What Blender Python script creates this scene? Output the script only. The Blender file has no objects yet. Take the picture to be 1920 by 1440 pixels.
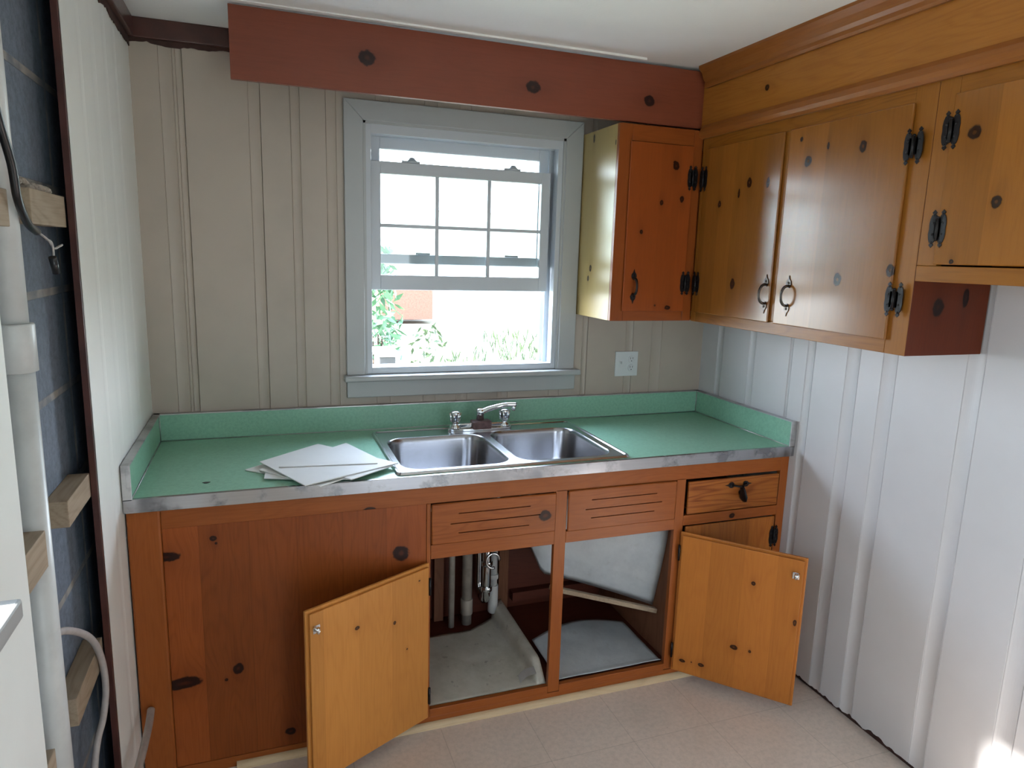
import bpy, bmesh, math, random
from mathutils import Vector, Matrix, noise as mnoise
random.seed(7)
C = bpy.context.scene.collection
SC = bpy.context.scene

# ------------------------------------------------------------------ camera
CAM = Vector((0.3803, -2.7273, 1.6110))
YAW, PITCH, ROLL, FPX = 0.3509, -0.1825, 0.0296, 1296.4
_cy, _sy, _cp, _sp = math.cos(YAW), math.sin(YAW), math.cos(PITCH), math.sin(PITCH)
FW = Vector((_sy*_cp, _cy*_cp, _sp)); RT = Vector((_cy, -_sy, 0)); UP = RT.cross(FW)
R_ = RT*math.cos(ROLL) + UP*math.sin(ROLL); U_ = UP*math.cos(ROLL) - RT*math.sin(ROLL)
cd = bpy.data.cameras.new('camera'); cam = bpy.data.objects.new('camera', cd); C.objects.link(cam)
cd.sensor_width = 36.0; cd.lens = FPX/1920*36; cd.clip_start = 0.02; cd.clip_end = 200
cam.matrix_world = Matrix(((R_.x, U_.x, -FW.x, CAM.x), (R_.y, U_.y, -FW.y, CAM.y), (R_.z, U_.z, -FW.z, CAM.z), (0, 0, 0, 1)))
SC.camera = cam

# ------------------------------------------------------------------ light and exposure
SC.view_settings.view_transform = 'Standard'; SC.view_settings.look = 'None'
SC.view_settings.gamma = 1.0; SC.view_settings.use_curve_mapping = False
SC.view_settings.exposure = 0.58
SC.cycles.max_bounces = 10; SC.cycles.diffuse_bounces = 6; SC.cycles.glossy_bounces = 5
SC.cycles.transmission_bounces = 8; SC.cycles.transparent_max_bounces = 12
SC.cycles.use_denoising = True; SC.cycles.sample_clamp_indirect = 6.0
SC.cycles.caustics_reflective = False; SC.cycles.caustics_refractive = False
W = bpy.data.worlds.new('world'); SC.world = W; W.use_nodes = True
nt = W.node_tree; nt.nodes.clear()
wo = nt.nodes.new('ShaderNodeOutputWorld'); bg = nt.nodes.new('ShaderNodeBackground')
tc = nt.nodes.new('ShaderNodeTexCoord'); sx = nt.nodes.new('ShaderNodeSeparateXYZ'); rmp = nt.nodes.new('ShaderNodeValToRGB')
nt.links.new(tc.outputs['Generated'], sx.inputs[0]); nt.links.new(sx.outputs['Z'], rmp.inputs[0])
rmp.color_ramp.elements[0].position = 0.0; rmp.color_ramp.elements[0].color = (0.80, 0.90, 1.0, 1)
rmp.color_ramp.elements[1].position = 0.7; rmp.color_ramp.elements[1].color = (0.62, 0.78, 1.0, 1)
nt.links.new(rmp.outputs[0], bg.inputs[0])
mr = nt.nodes.new('ShaderNodeMapRange'); mr.interpolation_type = 'SMOOTHSTEP'
mr.inputs[1].default_value = -0.35; mr.inputs[2].default_value = 0.75; mr.inputs[3].default_value = 4.5; mr.inputs[4].default_value = 21.0
nt.links.new(sx.outputs['Y'], mr.inputs[0]); nt.links.new(mr.outputs[0], bg.inputs[1])
nt.links.new(bg.outputs[0], wo.inputs[0])

def sun(name, direction, strength, angle, color):
    l = bpy.data.lights.new(name, 'SUN'); l.energy = strength; l.angle = angle; l.color = color
    o = bpy.data.objects.new(name, l); C.objects.link(o)
    o.rotation_euler = Vector(direction).to_track_quat('-Z', 'Y').to_euler(); o.location = (-6, -2, 6)
sun('sun', (1.0, 0.066, -0.680), 20.0, 0.035, (1.0, 0.96, 0.91))

def portal(name, loc, direction, sx_, sy_):       # sampling portals in the wall openings; they give off no light of their own
    l = bpy.data.lights.new(name, 'AREA'); l.shape = 'RECTANGLE'; l.size = sx_; l.size_y = sy_
    o = bpy.data.objects.new(name, l); C.objects.link(o); o.location = loc
    o.rotation_euler = Vector(direction).to_track_quat('-Z', 'Z').to_euler()
    l.cycles.is_portal = True
portal('window_portal', (1.17, 0.155, 1.61), (0, -1, 0), 0.80, 0.95)
portal('side_window_portal', (-0.27, -2.16, 1.55), (1, 0, 0), 0.92, 0.90)
portal('fill_doorway_portal', (1.525, -4.92, 1.02), (0, 1, 0), 0.85, 2.05)  # doorway added behind the camera for fill

# ------------------------------------------------------------------ materials
def mat(name):
    m = bpy.data.materials.new(name); m.use_nodes = True
    nt = m.node_tree; b = nt.nodes['Principled BSDF']
    return m, nt, b
def N(nt, typ, **kw):
    n = nt.nodes.new('ShaderNode'+typ)
    for k, v in kw.items(): setattr(n, k, v)
    return n
def L(nt, a, b): nt.links.new(a, b)
def M(nt, op, a, b=None, c=None, clamp=False):
    n = nt.nodes.new('ShaderNodeMath'); n.operation = op; n.use_clamp = clamp
    for i, v in enumerate((a, b, c)):
        if v is None: continue
        if isinstance(v, (int, float)): n.inputs[i].default_value = v
        else: nt.links.new(v, n.inputs[i])
    return n.outputs[0]
def MIX(nt, f, a, b, blend='MIX'):
    n = nt.nodes.new('ShaderNodeMix'); n.data_type = 'RGBA'; n.blend_type = blend; n.clamp_factor = True
    for i, v in ((0, f), (6, a), (7, b)):
        if isinstance(v, (int, float)): n.inputs[i].default_value = v
        elif isinstance(v, tuple): n.inputs[i].default_value = v if len(v) == 4 else (*v, 1)
        else: nt.links.new(v, n.inputs[i])
    return n.outputs[2]
def NOISE(nt, vec, scale, detail=3, rough=0.5, dist=0.0):
    n = nt.nodes.new('ShaderNodeTexNoise'); n.inputs['Scale'].default_value = scale
    n.inputs['Detail'].default_value = detail; n.inputs['Roughness'].default_value = rough
    n.inputs['Distortion'].default_value = dist
    if vec is not None: nt.links.new(vec, n.inputs['Vector'])
    return n.outputs['Fac']
def BUMP(nt, h, strength, dist, b):
    n = nt.nodes.new('ShaderNodeBump'); n.inputs['Strength'].default_value = strength; n.inputs['Distance'].default_value = dist
    nt.links.new(h, n.inputs['Height']); nt.links.new(n.outputs[0], b.inputs['Normal'])
def RANGE(nt, v, a, b, c=0.0, d=1.0):
    n = nt.nodes.new('ShaderNodeMapRange'); n.inputs[1].default_value = a; n.inputs[2].default_value = b
    n.inputs[3].default_value = c; n.inputs[4].default_value = d; n.interpolation_type = 'SMOOTHSTEP'
    nt.links.new(v, n.inputs[0]); return n.outputs[0]

# one knot: where it is, how it bends the grain and how dark it is
def make_knot_group():
    g = bpy.data.node_groups.new('pine_knot', 'ShaderNodeTree'); itf = g.interface
    for n in ('U', 'G', 'Wob', 'KU', 'KG', 'RU', 'RG'): itf.new_socket(n, in_out='INPUT', socket_type='NodeSocketFloat')
    for n in ('Mask', 'Ring', 'Halo', 'Bend'): itf.new_socket(n, in_out='OUTPUT', socket_type='NodeSocketFloat')
    gi = g.nodes.new('NodeGroupInput'); go = g.nodes.new('NodeGroupOutput'); I = gi.outputs
    du = M(g, 'SUBTRACT', I['U'], I['KU']); dg = M(g, 'SUBTRACT', I['G'], I['KG'])
    a = M(g, 'DIVIDE', du, I['RU']); b = M(g, 'DIVIDE', dg, I['RG'])
    d = M(g, 'SQRT', M(g, 'ADD', M(g, 'MULTIPLY', a, a), M(g, 'MULTIPLY', b, b)))
    dw = M(g, 'ADD', d, M(g, 'MULTIPLY', M(g, 'SUBTRACT', I['Wob'], 0.5), 0.7))
    L(g, RANGE(g, dw, 1.18, 0.86), go.inputs['Mask'])
    L(g, M(g, 'MULTIPLY', RANGE(g, dw, 0.05, 0.5), RANGE(g, dw, 1.15, 0.95)), go.inputs['Ring'])
    b2 = M(g, 'MULTIPLY', b, 0.5)
    d2 = M(g, 'ADD', M(g, 'MULTIPLY', a, a), M(g, 'MULTIPLY', b2, b2))
    e = M(g, 'EXPONENT', M(g, 'MULTIPLY', d2, -0.30))
    L(g, e, go.inputs['Halo'])
    L(g, M(g, 'MULTIPLY', M(g, 'MULTIPLY', du, -0.75), e), go.inputs['Bend'])
    return g
KG = make_knot_group()

# varnished knotty pine. grain axis ga, across-the-board axis ua, both in world axes 0,1,2; org = origin of the thing
def wood(name, base, dark, ga=2, ua=0, org=(0, 0, 0), knots=(), board=0.0, rough=0.24, coat=0.10, spec=0.22, shift=0.0, grain=0.5, bvar=0.22, joint=0.0, arch=0.5, dirt=None):
    m, nt, b = mat(name)
    t = N(nt, 'TexCoord'); s = N(nt, 'SeparateXYZ'); L(nt, t.outputs['Object'], s.inputs[0])
    ax = [M(nt, 'ADD', s.outputs[i], float(org[i])) for i in range(3)]
    u, g = ax[ua], ax[ga]; w = ax[3-ua-ga]
    cmb = N(nt, 'CombineXYZ'); L(nt, u, cmb.inputs[0]); L(nt, w, cmb.inputs[1]); L(nt, g, cmb.inputs[2])
    wob = NOISE(nt, cmb.outputs[0], 55, 2)
    mask = ring = halo = None; ub = u
    for (ku, kg, ru, rg) in knots:
        k = nt.nodes.new('ShaderNodeGroup'); k.node_tree = KG
        L(nt, u, k.inputs['U']); L(nt, g, k.inputs['G']); L(nt, wob, k.inputs['Wob'])
        k.inputs['KU'].default_value = ku; k.inputs['KG'].default_value = kg; k.inputs['RU'].default_value = ru; k.inputs['RG'].default_value = rg
        mask = k.outputs['Mask'] if mask is None else M(nt, 'MAXIMUM', mask, k.outputs['Mask'])
        ring = k.outputs['Ring'] if ring is None else M(nt, 'MAXIMUM', ring, k.outputs['Ring'])
        halo = k.outputs['Halo'] if halo is None else M(nt, 'MAXIMUM', halo, k.outputs['Halo'])
        ub = M(nt, 'ADD', ub, k.outputs['Bend'])
    # boards glued side by side
    if board:
        fl = M(nt, 'FLOOR', M(nt, 'DIVIDE', M(nt, 'ADD', u, 5.0+shift), board))
        wn = N(nt, 'TexWhiteNoise'); wn.noise_dimensions = '1D'; L(nt, fl, wn.inputs['W'])
        bv = wn.outputs['Value']
        boff = M(nt, 'MULTIPLY', bv, 3.7)
    else:
        bv = None; boff = shift
    cg = N(nt, 'CombineXYZ')
    L(nt, M(nt, 'ADD', M(nt, 'MULTIPLY', ub, 1.0), boff), cg.inputs[0]); L(nt, M(nt, 'MULTIPLY', w, 0.6), cg.inputs[1]); L(nt, M(nt, 'MULTIPLY', g, 0.035), cg.inputs[2])
    fine = NOISE(nt, cg.outputs[0], 230, 3, 0.6)
    cg2 = N(nt, 'CombineXYZ')
    L(nt, M(nt, 'ADD', ub, boff), cg2.inputs[0]); L(nt, M(nt, 'MULTIPLY', w, 0.5), cg2.inputs[1]); L(nt, M(nt, 'MULTIPLY', g, 0.14), cg2.inputs[2])
    broad = NOISE(nt, cg2.outputs[0], 9, 2, 0.5)
    # growth rings: contours of a broad stretched noise
    rings = M(nt, 'SINE', M(nt, 'MULTIPLY', broad, 105.0))
    rings = M(nt, 'POWER', M(nt, 'MULTIPLY_ADD', rings, 0.5, 0.5), 3.0)
    f = M(nt, 'ADD', M(nt, 'MULTIPLY', RANGE(nt, fine, 0.38, 0.75), 0.55*grain), M(nt, 'MULTIPLY', rings, arch*grain))
    mot = NOISE(nt, cmb.outputs[0], 5, 3, 0.6)
    f = M(nt, 'ADD', f, M(nt, 'MULTIPLY', RANGE(nt, mot, 0.4, 0.8), 0.16))
    col = MIX(nt, f, base, dark)
    if bv is not None:
        br = M(nt, 'MULTIPLY_ADD', bv, 2*bvar, 1.0-bvar)
        vm = N(nt, 'VectorMath', operation='SCALE'); L(nt, col, vm.inputs[0]); L(nt, br, vm.inputs['Scale']); col = vm.outputs[0]
        if joint:
            fr = M(nt, 'FRACT', M(nt, 'DIVIDE', M(nt, 'ADD', u, 5.0+shift), board))
            jm = M(nt, 'MULTIPLY', RANGE(nt, M(nt, 'ABSOLUTE', M(nt, 'SUBTRACT', fr, 0.5)), 0.485, 0.497), joint)
            col = MIX(nt, jm, col, tuple(c*0.35 for c in dark))
    if mask is not None:
        col = MIX(nt, M(nt, 'MULTIPLY', halo, 0.38), col, tuple(c*0.75 for c in dark))
        kc = MIX(nt, ring, tuple(dark[i]*0.42 for i in range(3)), (dark[0]*0.12, dark[1]*0.12, dark[2]*0.20))
        col = MIX(nt, mask, col, kc)
    if dirt:
        dn = NOISE(nt, cmb.outputs[0], 12, 5, 0.65)
        col = MIX(nt, M(nt, 'MULTIPLY', RANGE(nt, dn, 0.52, 0.75), dirt), col, (0.06, 0.035, 0.02))
    L(nt, col, b.inputs['Base Color'])
    b.inputs['Roughness'].default_value = rough+0.1; b.inputs['Specular IOR Level'].default_value = spec; b.inputs['Coat Weight'].default_value = coat; b.inputs['Coat Roughness'].default_value = rough
    BUMP(nt, fine, 0.06, 0.002, b)
    return m

def paint(name, col, rough=0.5, mott=0.06, scale=3.0, bump=0.0, metallic=0.0, coat=0.0, dark=None, bs=60):
    m, nt, b = mat(name); t = N(nt, 'TexCoord')
    n = NOISE(nt, t.outputs['Object'], scale, 4, 0.6)
    d = dark or tuple(c*(1-2.2*mott) for c in col)
    L(nt, MIX(nt, RANGE(nt, n, 0.35, 0.75), col, d), b.inputs['Base Color'])
    b.inputs['Roughness'].default_value = rough; b.inputs['Metallic'].default_value = metallic; b.inputs['Coat Weight'].default_value = coat
    b.inputs['Coat Roughness'].default_value = 0.1
    if bump: BUMP(nt, NOISE(nt, t.outputs['Object'], bs, 3), bump, 0.003, b)
    return m

GOLD, GOLD_D = (0.280, 0.103, 0.015), (0.175, 0.055, 0.007)
ORNG, ORNG_D = (0.315, 0.088, 0.018), (0.17, 0.036, 0.007)
RED, RED_D = (0.205, 0.048, 0.018), (0.13, 0.026, 0.010)
PALE, PALE_D = (0.56, 0.235, 0.052), (0.38, 0.130, 0.024)

M_back = paint('panel_paint_back', (0.440, 0.375, 0.315), 0.45, 0.05, 2.5, 0.05)
M_right = paint('panel_paint_right', (0.60, 0.60, 0.615), 0.42, 0.03, 2.0, 0.05)
M_left = paint('panel_paint_left', (0.82, 0.83, 0.79), 0.45, 0.03, 2.0, 0.05)
M_rear = paint('rear_wall_paint', (0.30, 0.27, 0.24), 0.5, 0.05, 2.5, 0.05)
M_ceil = paint('ceiling_paint', (0.82, 0.81, 0.80), 0.8, 0.03, 1.5, 0.15, bs=120)
M_white = paint('window_white', (0.385, 0.395, 0.395), 0.35, 0.02, 4.0)
M_vinyl = paint('vinyl_white', (0.48, 0.51, 0.545), 0.3, 0.01, 4.0)
M_seam = paint('seam_dark', (0.10, 0.08, 0.07), 0.8, 0.1, 30)
M_pvc = paint('pvc_white', (0.60, 0.61, 0.60), 0.35, 0.06, 14)
M_pvcg = paint('pvc_grubby', (0.36, 0.32, 0.27), 0.45, 0.18, 14)
M_iron = paint('black_iron', (0.018, 0.015, 0.016), 0.35, 0.1, 60, 0.15, metallic=0.6)
M_iron_g = paint('worn_iron', (0.10, 0.085, 0.075), 0.28, 0.2, 60, 0.1, metallic=0.9)
M_brown = paint('dark_brown_wood', (0.075, 0.024, 0.018), 0.35, 0.18, 10, 0.1, coat=0.3)
M_brown2 = paint('raw_torn_edge', (0.055, 0.022, 0.016), 0.8, 0.2, 30, 0.3)
M_strip = wood('furring_pine', (0.36, 0.28, 0.20), (0.22, 0.155, 0.10), ga=1, ua=2, rough=0.6, coat=0.0, grain=0.6)
M_tile = paint('tile_board', (0.74, 0.74, 0.74), 0.6, 0.02, 8)
M_tile_e = paint('tile_board_cream', (0.72, 0.72, 0.70), 0.6, 0.02, 8)
M_chrome = paint('chrome', (0.75, 0.78, 0.80), 0.08, 0.0, 3, metallic=1.0)
M_cable = paint('cable_sheath', (0.42, 0.38, 0.36), 0.5, 0.1, 30)
M_black = paint('black_plastic', (0.012, 0.012, 0.014), 0.3, 0.0, 10)
M_copper = paint('old_tube_metal', (0.48, 0.43, 0.40), 0.4, 0.12, 20, metallic=0.25)
M_plate = paint('plate_plastic', (0.60, 0.62, 0.63), 0.35, 0.0, 10)
M_slot = paint('slot_dark', (0.04, 0.04, 0.04), 0.6, 0.0, 10)
M_rubber = paint('faucet_paint_worn', (0.16, 0.09, 0.09), 0.4, 0.2, 60)

def steel(name, base, rough, stain=0.0, ga=0):
    m, nt, b = mat(name); t = N(nt, 'TexCoord'); mp = N(nt, 'Mapping'); L(nt, t.outputs['Object'], mp.inputs[0])
    sc = [140, 140, 140]; sc[ga] = 3; mp.inputs['Scale'].default_value = sc
    n = NOISE(nt, mp.outputs[0], 1.0, 3)
    col = MIX(nt, n, base, tuple(c*0.82 for c in base))
    if stain:
        s = NOISE(nt, t.outputs['Object'], 9, 5, 0.6)
        col = MIX(nt, M(nt, 'MULTIPLY', RANGE(nt, s, 0.5, 0.62), stain), col, (0.12, 0.12, 0.14))
        L(nt, M(nt, 'MULTIPLY_ADD', RANGE(nt, s, 0.4, 0.7), 0.2, rough), b.inputs['Roughness'])
    else: b.inputs['Roughness'].default_value = rough
    L(nt, col, b.inputs['Base Color']); b.inputs['Metallic'].default_value = 1.0
    BUMP(nt, n, 0.04, 0.001, b)
    return m
M_steel = steel('stainless_rim', (0.62, 0.63, 0.66), 0.20)
M_bowl = steel('stainless_bowl', (0.40, 0.40, 0.42), 0.24, ga=2)
M_edge = steel('stainless_edge_band', (0.50, 0.50, 0.52), 0.12, 0.5)

def laminate():
    m, nt, b = mat('green_laminate'); t = N(nt, 'TexCoord')
    a = NOISE(nt, t.outputs['Object'], 90, 4, 0.7); c = NOISE(nt, t.outputs['Object'], 3, 1)
    col = MIX(nt, RANGE(nt, a, 0.35, 0.7), (0.275, 0.520, 0.385), (0.220, 0.440, 0.320))
    L(nt, col, b.inputs['Base Color']); b.inputs['Roughness'].default_value = 0.30
    return m
M_green = laminate()

def floor_mat():
    m, nt, b = mat('sheet_vinyl_beige'); t = N(nt, 'TexCoord')
    a = NOISE(nt, t.outputs['Object'], 60, 5, 0.75); c = NOISE(nt, t.outputs['Object'], 3, 4, 0.6); e = NOISE(nt, t.outputs['Object'], 22, 2)
    col = MIX(nt, RANGE(nt, a, 0.35, 0.7), (0.78, 0.67, 0.59), (0.66, 0.57, 0.50))
    col = MIX(nt, M(nt, 'MULTIPLY', RANGE(nt, c, 0.4, 0.8), 0.35), col, (0.46, 0.42, 0.37))
    col = MIX(nt, M(nt, 'MULTIPLY', RANGE(nt, e, 0.74, 0.80), 0.5), col, (0.20, 0.16, 0.13))
    br = N(nt, 'TexBrick'); L(nt, t.outputs['Object'], br.inputs['Vector']); br.offset = 0.0
    br.inputs['Scale'].default_value = 1.0; br.inputs['Brick Width'].default_value = 0.305; br.inputs['Row Height'].default_value = 0.305
    br.inputs['Mortar Size'].default_value = 0.0015; br.inputs['Mortar Smooth'].default_value = 0.5
    br.inputs['Color1'].default_value = (0, 0, 0, 1); br.inputs['Color2'].default_value = (0, 0, 0, 1); br.inputs['Mortar'].default_value = (1, 1, 1, 1)
    col = MIX(nt, M(nt, 'MULTIPLY', br.outputs['Fac'], 0.35), col, (0.25, 0.21, 0.17))
    L(nt, col, b.inputs['Base Color']); b.inputs['Roughness'].default_value = 0.42
    return m
M_floor = floor_mat()

def block_mat():
    m, nt, b = mat('painted_block'); t = N(nt, 'TexCoord'); s = N(nt, 'SeparateXYZ'); L(nt, t.outputs['Object'], s.inputs[0])
    cb = N(nt, 'CombineXYZ'); L(nt, M(nt, 'ADD', s.outputs[1], 1.27+4.55), cb.inputs[0]); L(nt, M(nt, 'SUBTRACT', s.outputs[2], 0.1385), cb.inputs[1])
    wv = NOISE(nt, t.outputs['Object'], 14, 3)
    br = N(nt, 'TexBrick'); L(nt, cb.outputs[0], br.inputs['Vector'])
    br.offset = 0.0; br.inputs['Scale'].default_value = 1.0; br.inputs['Brick Width'].default_value = 0.455; br.inputs['Row Height'].default_value = 0.2275
    br.inputs['Mortar Size'].default_value = 0.010; br.inputs['Mortar Smooth'].default_value = 0.3
    a = NOISE(nt, t.outputs['Object'], 50, 5, 0.75); c = NOISE(nt, t.outputs['Object'], 5, 4, 0.7)
    col = MIX(nt, RANGE(nt, a, 0.35, 0.7), (0.150, 0.180, 0.225), (0.095, 0.115, 0.150))
    col = MIX(nt, M(nt, 'MULTIPLY', RANGE(nt, c, 0.5, 0.8), 0.5), col, (0.20, 0.22, 0.24))
    mo = MIX(nt, RANGE(nt, wv, 0.35, 0.65), (0.30, 0.28, 0.25), (0.14, 0.15, 0.17))
    col = MIX(nt, br.outputs['Fac'], col, mo)
    L(nt, col, b.inputs['Base Color']); b.inputs['Roughness'].default_value = 0.8
    h = M(nt, 'ADD', M(nt, 'MULTIPLY', br.outputs['Fac'], -0.6), a)
    BUMP(nt, h, 0.5, 0.006, b)
    return m
M_block = block_mat()

def liner_mat(name, c1, c2, stain):
    m, nt, b = mat(name); t = N(nt, 'TexCoord')
    a = NOISE(nt, t.outputs['Object'], 9, 5, 0.7); c = NOISE(nt, t.outputs['Object'], 26, 3)
    col = MIX(nt, RANGE(nt, a, 0.35, 0.75), c1, c2)
    col = MIX(nt, M(nt, 'MULTIPLY', RANGE(nt, c, 0.62, 0.74), stain), col, (0.10, 0.06, 0.04))
    L(nt, col, b.inputs['Base Color']); b.inputs['Roughness'].default_value = 0.45
    BUMP(nt, a, 0.25, 0.01, b)
    return m
M_liner = liner_mat('liner_stained', (0.66, 0.63, 0.55), (0.52, 0.49, 0.41), 0.5)
M_sheet = liner_mat('liner_bluish', (0.56, 0.60, 0.62), (0.46, 0.50, 0.53), 0.12)
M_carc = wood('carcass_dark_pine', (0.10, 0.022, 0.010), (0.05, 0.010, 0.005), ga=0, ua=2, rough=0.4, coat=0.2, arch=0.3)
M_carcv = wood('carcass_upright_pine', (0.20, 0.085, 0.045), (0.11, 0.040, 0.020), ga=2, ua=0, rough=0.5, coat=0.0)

def glass_mat():
    m, nt, b = mat('window_glass'); nt.nodes.remove(b)
    o = nt.nodes['Material Output']; tr = N(nt, 'BsdfTransparent'); gl = N(nt, 'BsdfGlossy'); mx = N(nt, 'MixShader')
    gl.inputs['Roughness'].default_value = 0.02; tr.inputs[0].default_value = (0.93, 0.96, 0.95, 1)
    fr = N(nt, 'Fresnel'); fr.inputs[0].default_value = 1.45
    L(nt, fr.outputs[0], mx.inputs[0]); L(nt, tr.outputs[0], mx.inputs[1]); L(nt, gl.outputs[0], mx.inputs[2]); L(nt, mx.outputs[0], o.inputs[0])
    return m
M_glass = glass_mat()

# ------------------------------------------------------------------ mesh helpers
def box(bm, a, b, bev=0.0, mi=0):
    x0, x1 = sorted((a[0], b[0])); y0, y1 = sorted((a[1], b[1])); z0, z1 = sorted((a[2], b[2]))
    t = bmesh.new()
    vs = [t.verts.new(p) for p in ((x0,y0,z0),(x1,y0,z0),(x1,y1,z0),(x0,y1,z0),(x0,y0,z1),(x1,y0,z1),(x1,y1,z1),(x0,y1,z1))]
    for f in ((0,3,2,1),(4,5,6,7),(0,1,5,4),(1,2,6,5),(2,3,7,6),(3,0,4,7)): t.faces.new([vs[i] for i in f])
    if bev > 0: bmesh.ops.bevel(t, geom=t.edges[:], offset=min(bev, 0.45*min(x1-x0, y1-y0, z1-z0)), segments=2, profile=0.5, affect='EDGES')
    merge(bm, t, mi)
def merge(bm, t, mi=0, mtx=None):
    if mtx is not None: bmesh.ops.transform(t, matrix=mtx, verts=t.verts)
    mp = {v: bm.verts.new(v.co) for v in t.verts}
    for f in t.faces:
        nf = bm.faces.new([mp[v] for v in f.verts]); nf.smooth = f.smooth; nf.material_index = mi
    t.free()
def prism(bm, poly, n, th, bev=0.0, mi=0):
    """poly: 3D points of a flat outline; extruded along vector n by th"""
    t = bmesh.new(); n = Vector(n).normalized()*th
    a = [t.verts.new(Vector(p)) for p in poly]; b = [t.verts.new(Vector(p)+n) for p in poly]
    t.faces.new(a[::-1]); t.faces.new(b); k = len(poly)
    for i in range(k): t.faces.new((a[i], a[(i+1) % k], b[(i+1) % k], b[i]))
    bmesh.ops.recalc_face_normals(t, faces=t.faces[:])
    if bev > 0: bmesh.ops.bevel(t, geom=t.edges[:], offset=bev, segments=1, affect='EDGES')
    merge(bm, t, mi)
def tube(bm, pts, r, seg=12, cap=True, mi=0, flat=None):
    pts = [Vector(p) for p in pts]; n = len(pts)
    rs = r if isinstance(r, (list, tuple)) else [r]*n
    t = bmesh.new(); rings = []; up = None
    for i, p in enumerate(pts):
        d = (pts[min(i+1, n-1)]-pts[max(i-1, 0)]).normalized()
        if up is None:
            up = Vector((0, 0, 1)) if abs(d.z) < 0.9 else Vector((1, 0, 0))
        s = d.cross(up).normalized(); up = s.cross(d).normalized()
        ring = []
        for k in range(seg):
            a = 2*math.pi*k/seg
            ca, sa = math.cos(a), math.sin(a)
            if flat: sa *= flat
            ring.append(t.verts.new(p+(s*ca+up*sa)*rs[i]))
        rings.append(ring)
    for i in range(n-1):
        for k in range(seg):
            f = t.faces.new((rings[i][k], rings[i][(k+1) % seg], rings[i+1][(k+1) % seg], rings[i+1][k])); f.smooth = True
    if cap: t.faces.new(rings[0][::-1]); t.faces.new(rings[-1])
    bmesh.ops.recalc_face_normals(t, faces=t.faces[:])
    merge(bm, t, mi)
def lathe(bm, c, axis, prof, seg=20, mi=0):
    """prof: list of (r, h) along axis from c"""
    c = Vector(c); ax = Vector(axis).normalized(); s = ax.orthogonal().normalized(); q = ax.cross(s)
    t = bmesh.new(); rings = []
    for r, h in prof:
        rings.append([t.verts.new(c+ax*h+(s*math.cos(2*math.pi*k/seg)+q*math.sin(2*math.pi*k/seg))*max(r, 1e-5)) for k in range(seg)])
    for i in range(len(prof)-1):
        for k in range(seg):
            f = t.faces.new((rings[i][k], rings[i][(k+1) % seg], rings[i+1][(k+1) % seg], rings[i+1][k])); f.smooth = True
    t.faces.new(rings[0][::-1]); t.faces.new(rings[-1])
    bmesh.ops.recalc_face_normals(t, faces=t.faces[:])
    merge(bm, t, mi)
def smooth_pts(pts, n=6):
    pts = [Vector(p) for p in pts]; out = []
    for i in range(len(pts)-1):
        p0, p1, p2, p3 = pts[max(i-1, 0)], pts[i], pts[i+1], pts[min(i+2, len(pts)-1)]
        for k in range(n):
            t = k/n
            out.append(0.5*((2*p1)+(-p0+p2)*t+(2*p0-5*p1+4*p2-p3)*t*t+(-p0+3*p1-3*p2+p3)*t**3))
    out.append(pts[-1]); return out

def obj(name, bm, mats, parent=None, org=None, kind=None, label=None):
    """link a bmesh (world coordinates minus org) as ONE object"""
    if org is None:
        org = Vector(parent['_org']) if parent is not None and '_org' in parent else Vector((0, 0, 0))
    org = Vector(org)
    bmesh.ops.translate(bm, verts=bm.verts, vec=-org)
    bmesh.ops.recalc_face_normals(bm, faces=bm.faces[:])
    me = bpy.data.meshes.new(name); bm.to_mesh(me); bm.free()
    for m in (mats if isinstance(mats, (list, tuple)) else [mats]): me.materials.append(m)
    o = bpy.data.objects.new(name, me); C.objects.link(o)
    if parent is not None: o.parent = parent
    else: o.location = org
    o['_org'] = list(org)
    if kind: o['kind'] = kind
    if label: o['label'] = label
    return o
def thing(name, label, cat, loc, group=None, rotz=0.0):
    o = bpy.data.objects.new(name, None); C.objects.link(o); o.location = loc; o.rotation_euler = (0, 0, rotz)
    o.empty_display_size = 0.05
    o['label'] = label; o['category'] = cat; o['_org'] = list(loc)
    if group: o['group'] = group
    return o
def tag(o, label, cat, group=None):
    o['label'] = label; o['category'] = cat
    if group: o['group'] = group
    return o
def B(*boxes, bev=0.0):
    bm = bmesh.new()
    for b_ in boxes: box(bm, b_[0], b_[1], bev)
    return bm
def copy_tree(o, parent=None):
    c = o.copy(); C.objects.link(c); c.parent = parent
    for ch in list(o.children): copy_tree(ch, c)
    return c

WX, H, CEIL = 2.3214, 0.914, 2.344

# ------------------------------------------------------------------ room shell
# random-width grooved panelling: each groove group is a notch, a hollow, a rise and a notch
def profile(a, b, groups, notch=0.0024, dep=0.0032):
    pts = [(a, 0.0)]
    for (s, e, seam) in sorted(groups):
        w = e-s
        pts += [(s-0.0015, 0.0), (s, notch), (s+0.0015, 0.0005)]
        for k in range(1, 8):
            t = k/8; pts.append((s+w*t, dep*math.sin(math.pi*t)**0.8))
        pts += [(e-0.0015, 0.0005), (e, notch*(2.4 if seam else 1.0)), (e+0.0015, 0.0)]
    pts.append((b, 0.0)); return pts
def panel_mesh(prof, place, zcuts):
    """place(u, depth, z) -> point; zcuts(u0,u1) -> list of (z0,z1)"""
    bm = bmesh.new()
    for (u0, d0), (u1, d1) in zip(prof[:-1], prof[1:]):
        for (z0, z1) in zcuts(u0, u1):
            vs = [bm.verts.new(place(u, d, z)) for (u, d, z) in ((u0, d0, z0), (u1, d1, z0), (u1, d1, z1), (u0, d0, z1))]
            f = bm.faces.new(vs)
    return bm
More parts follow.
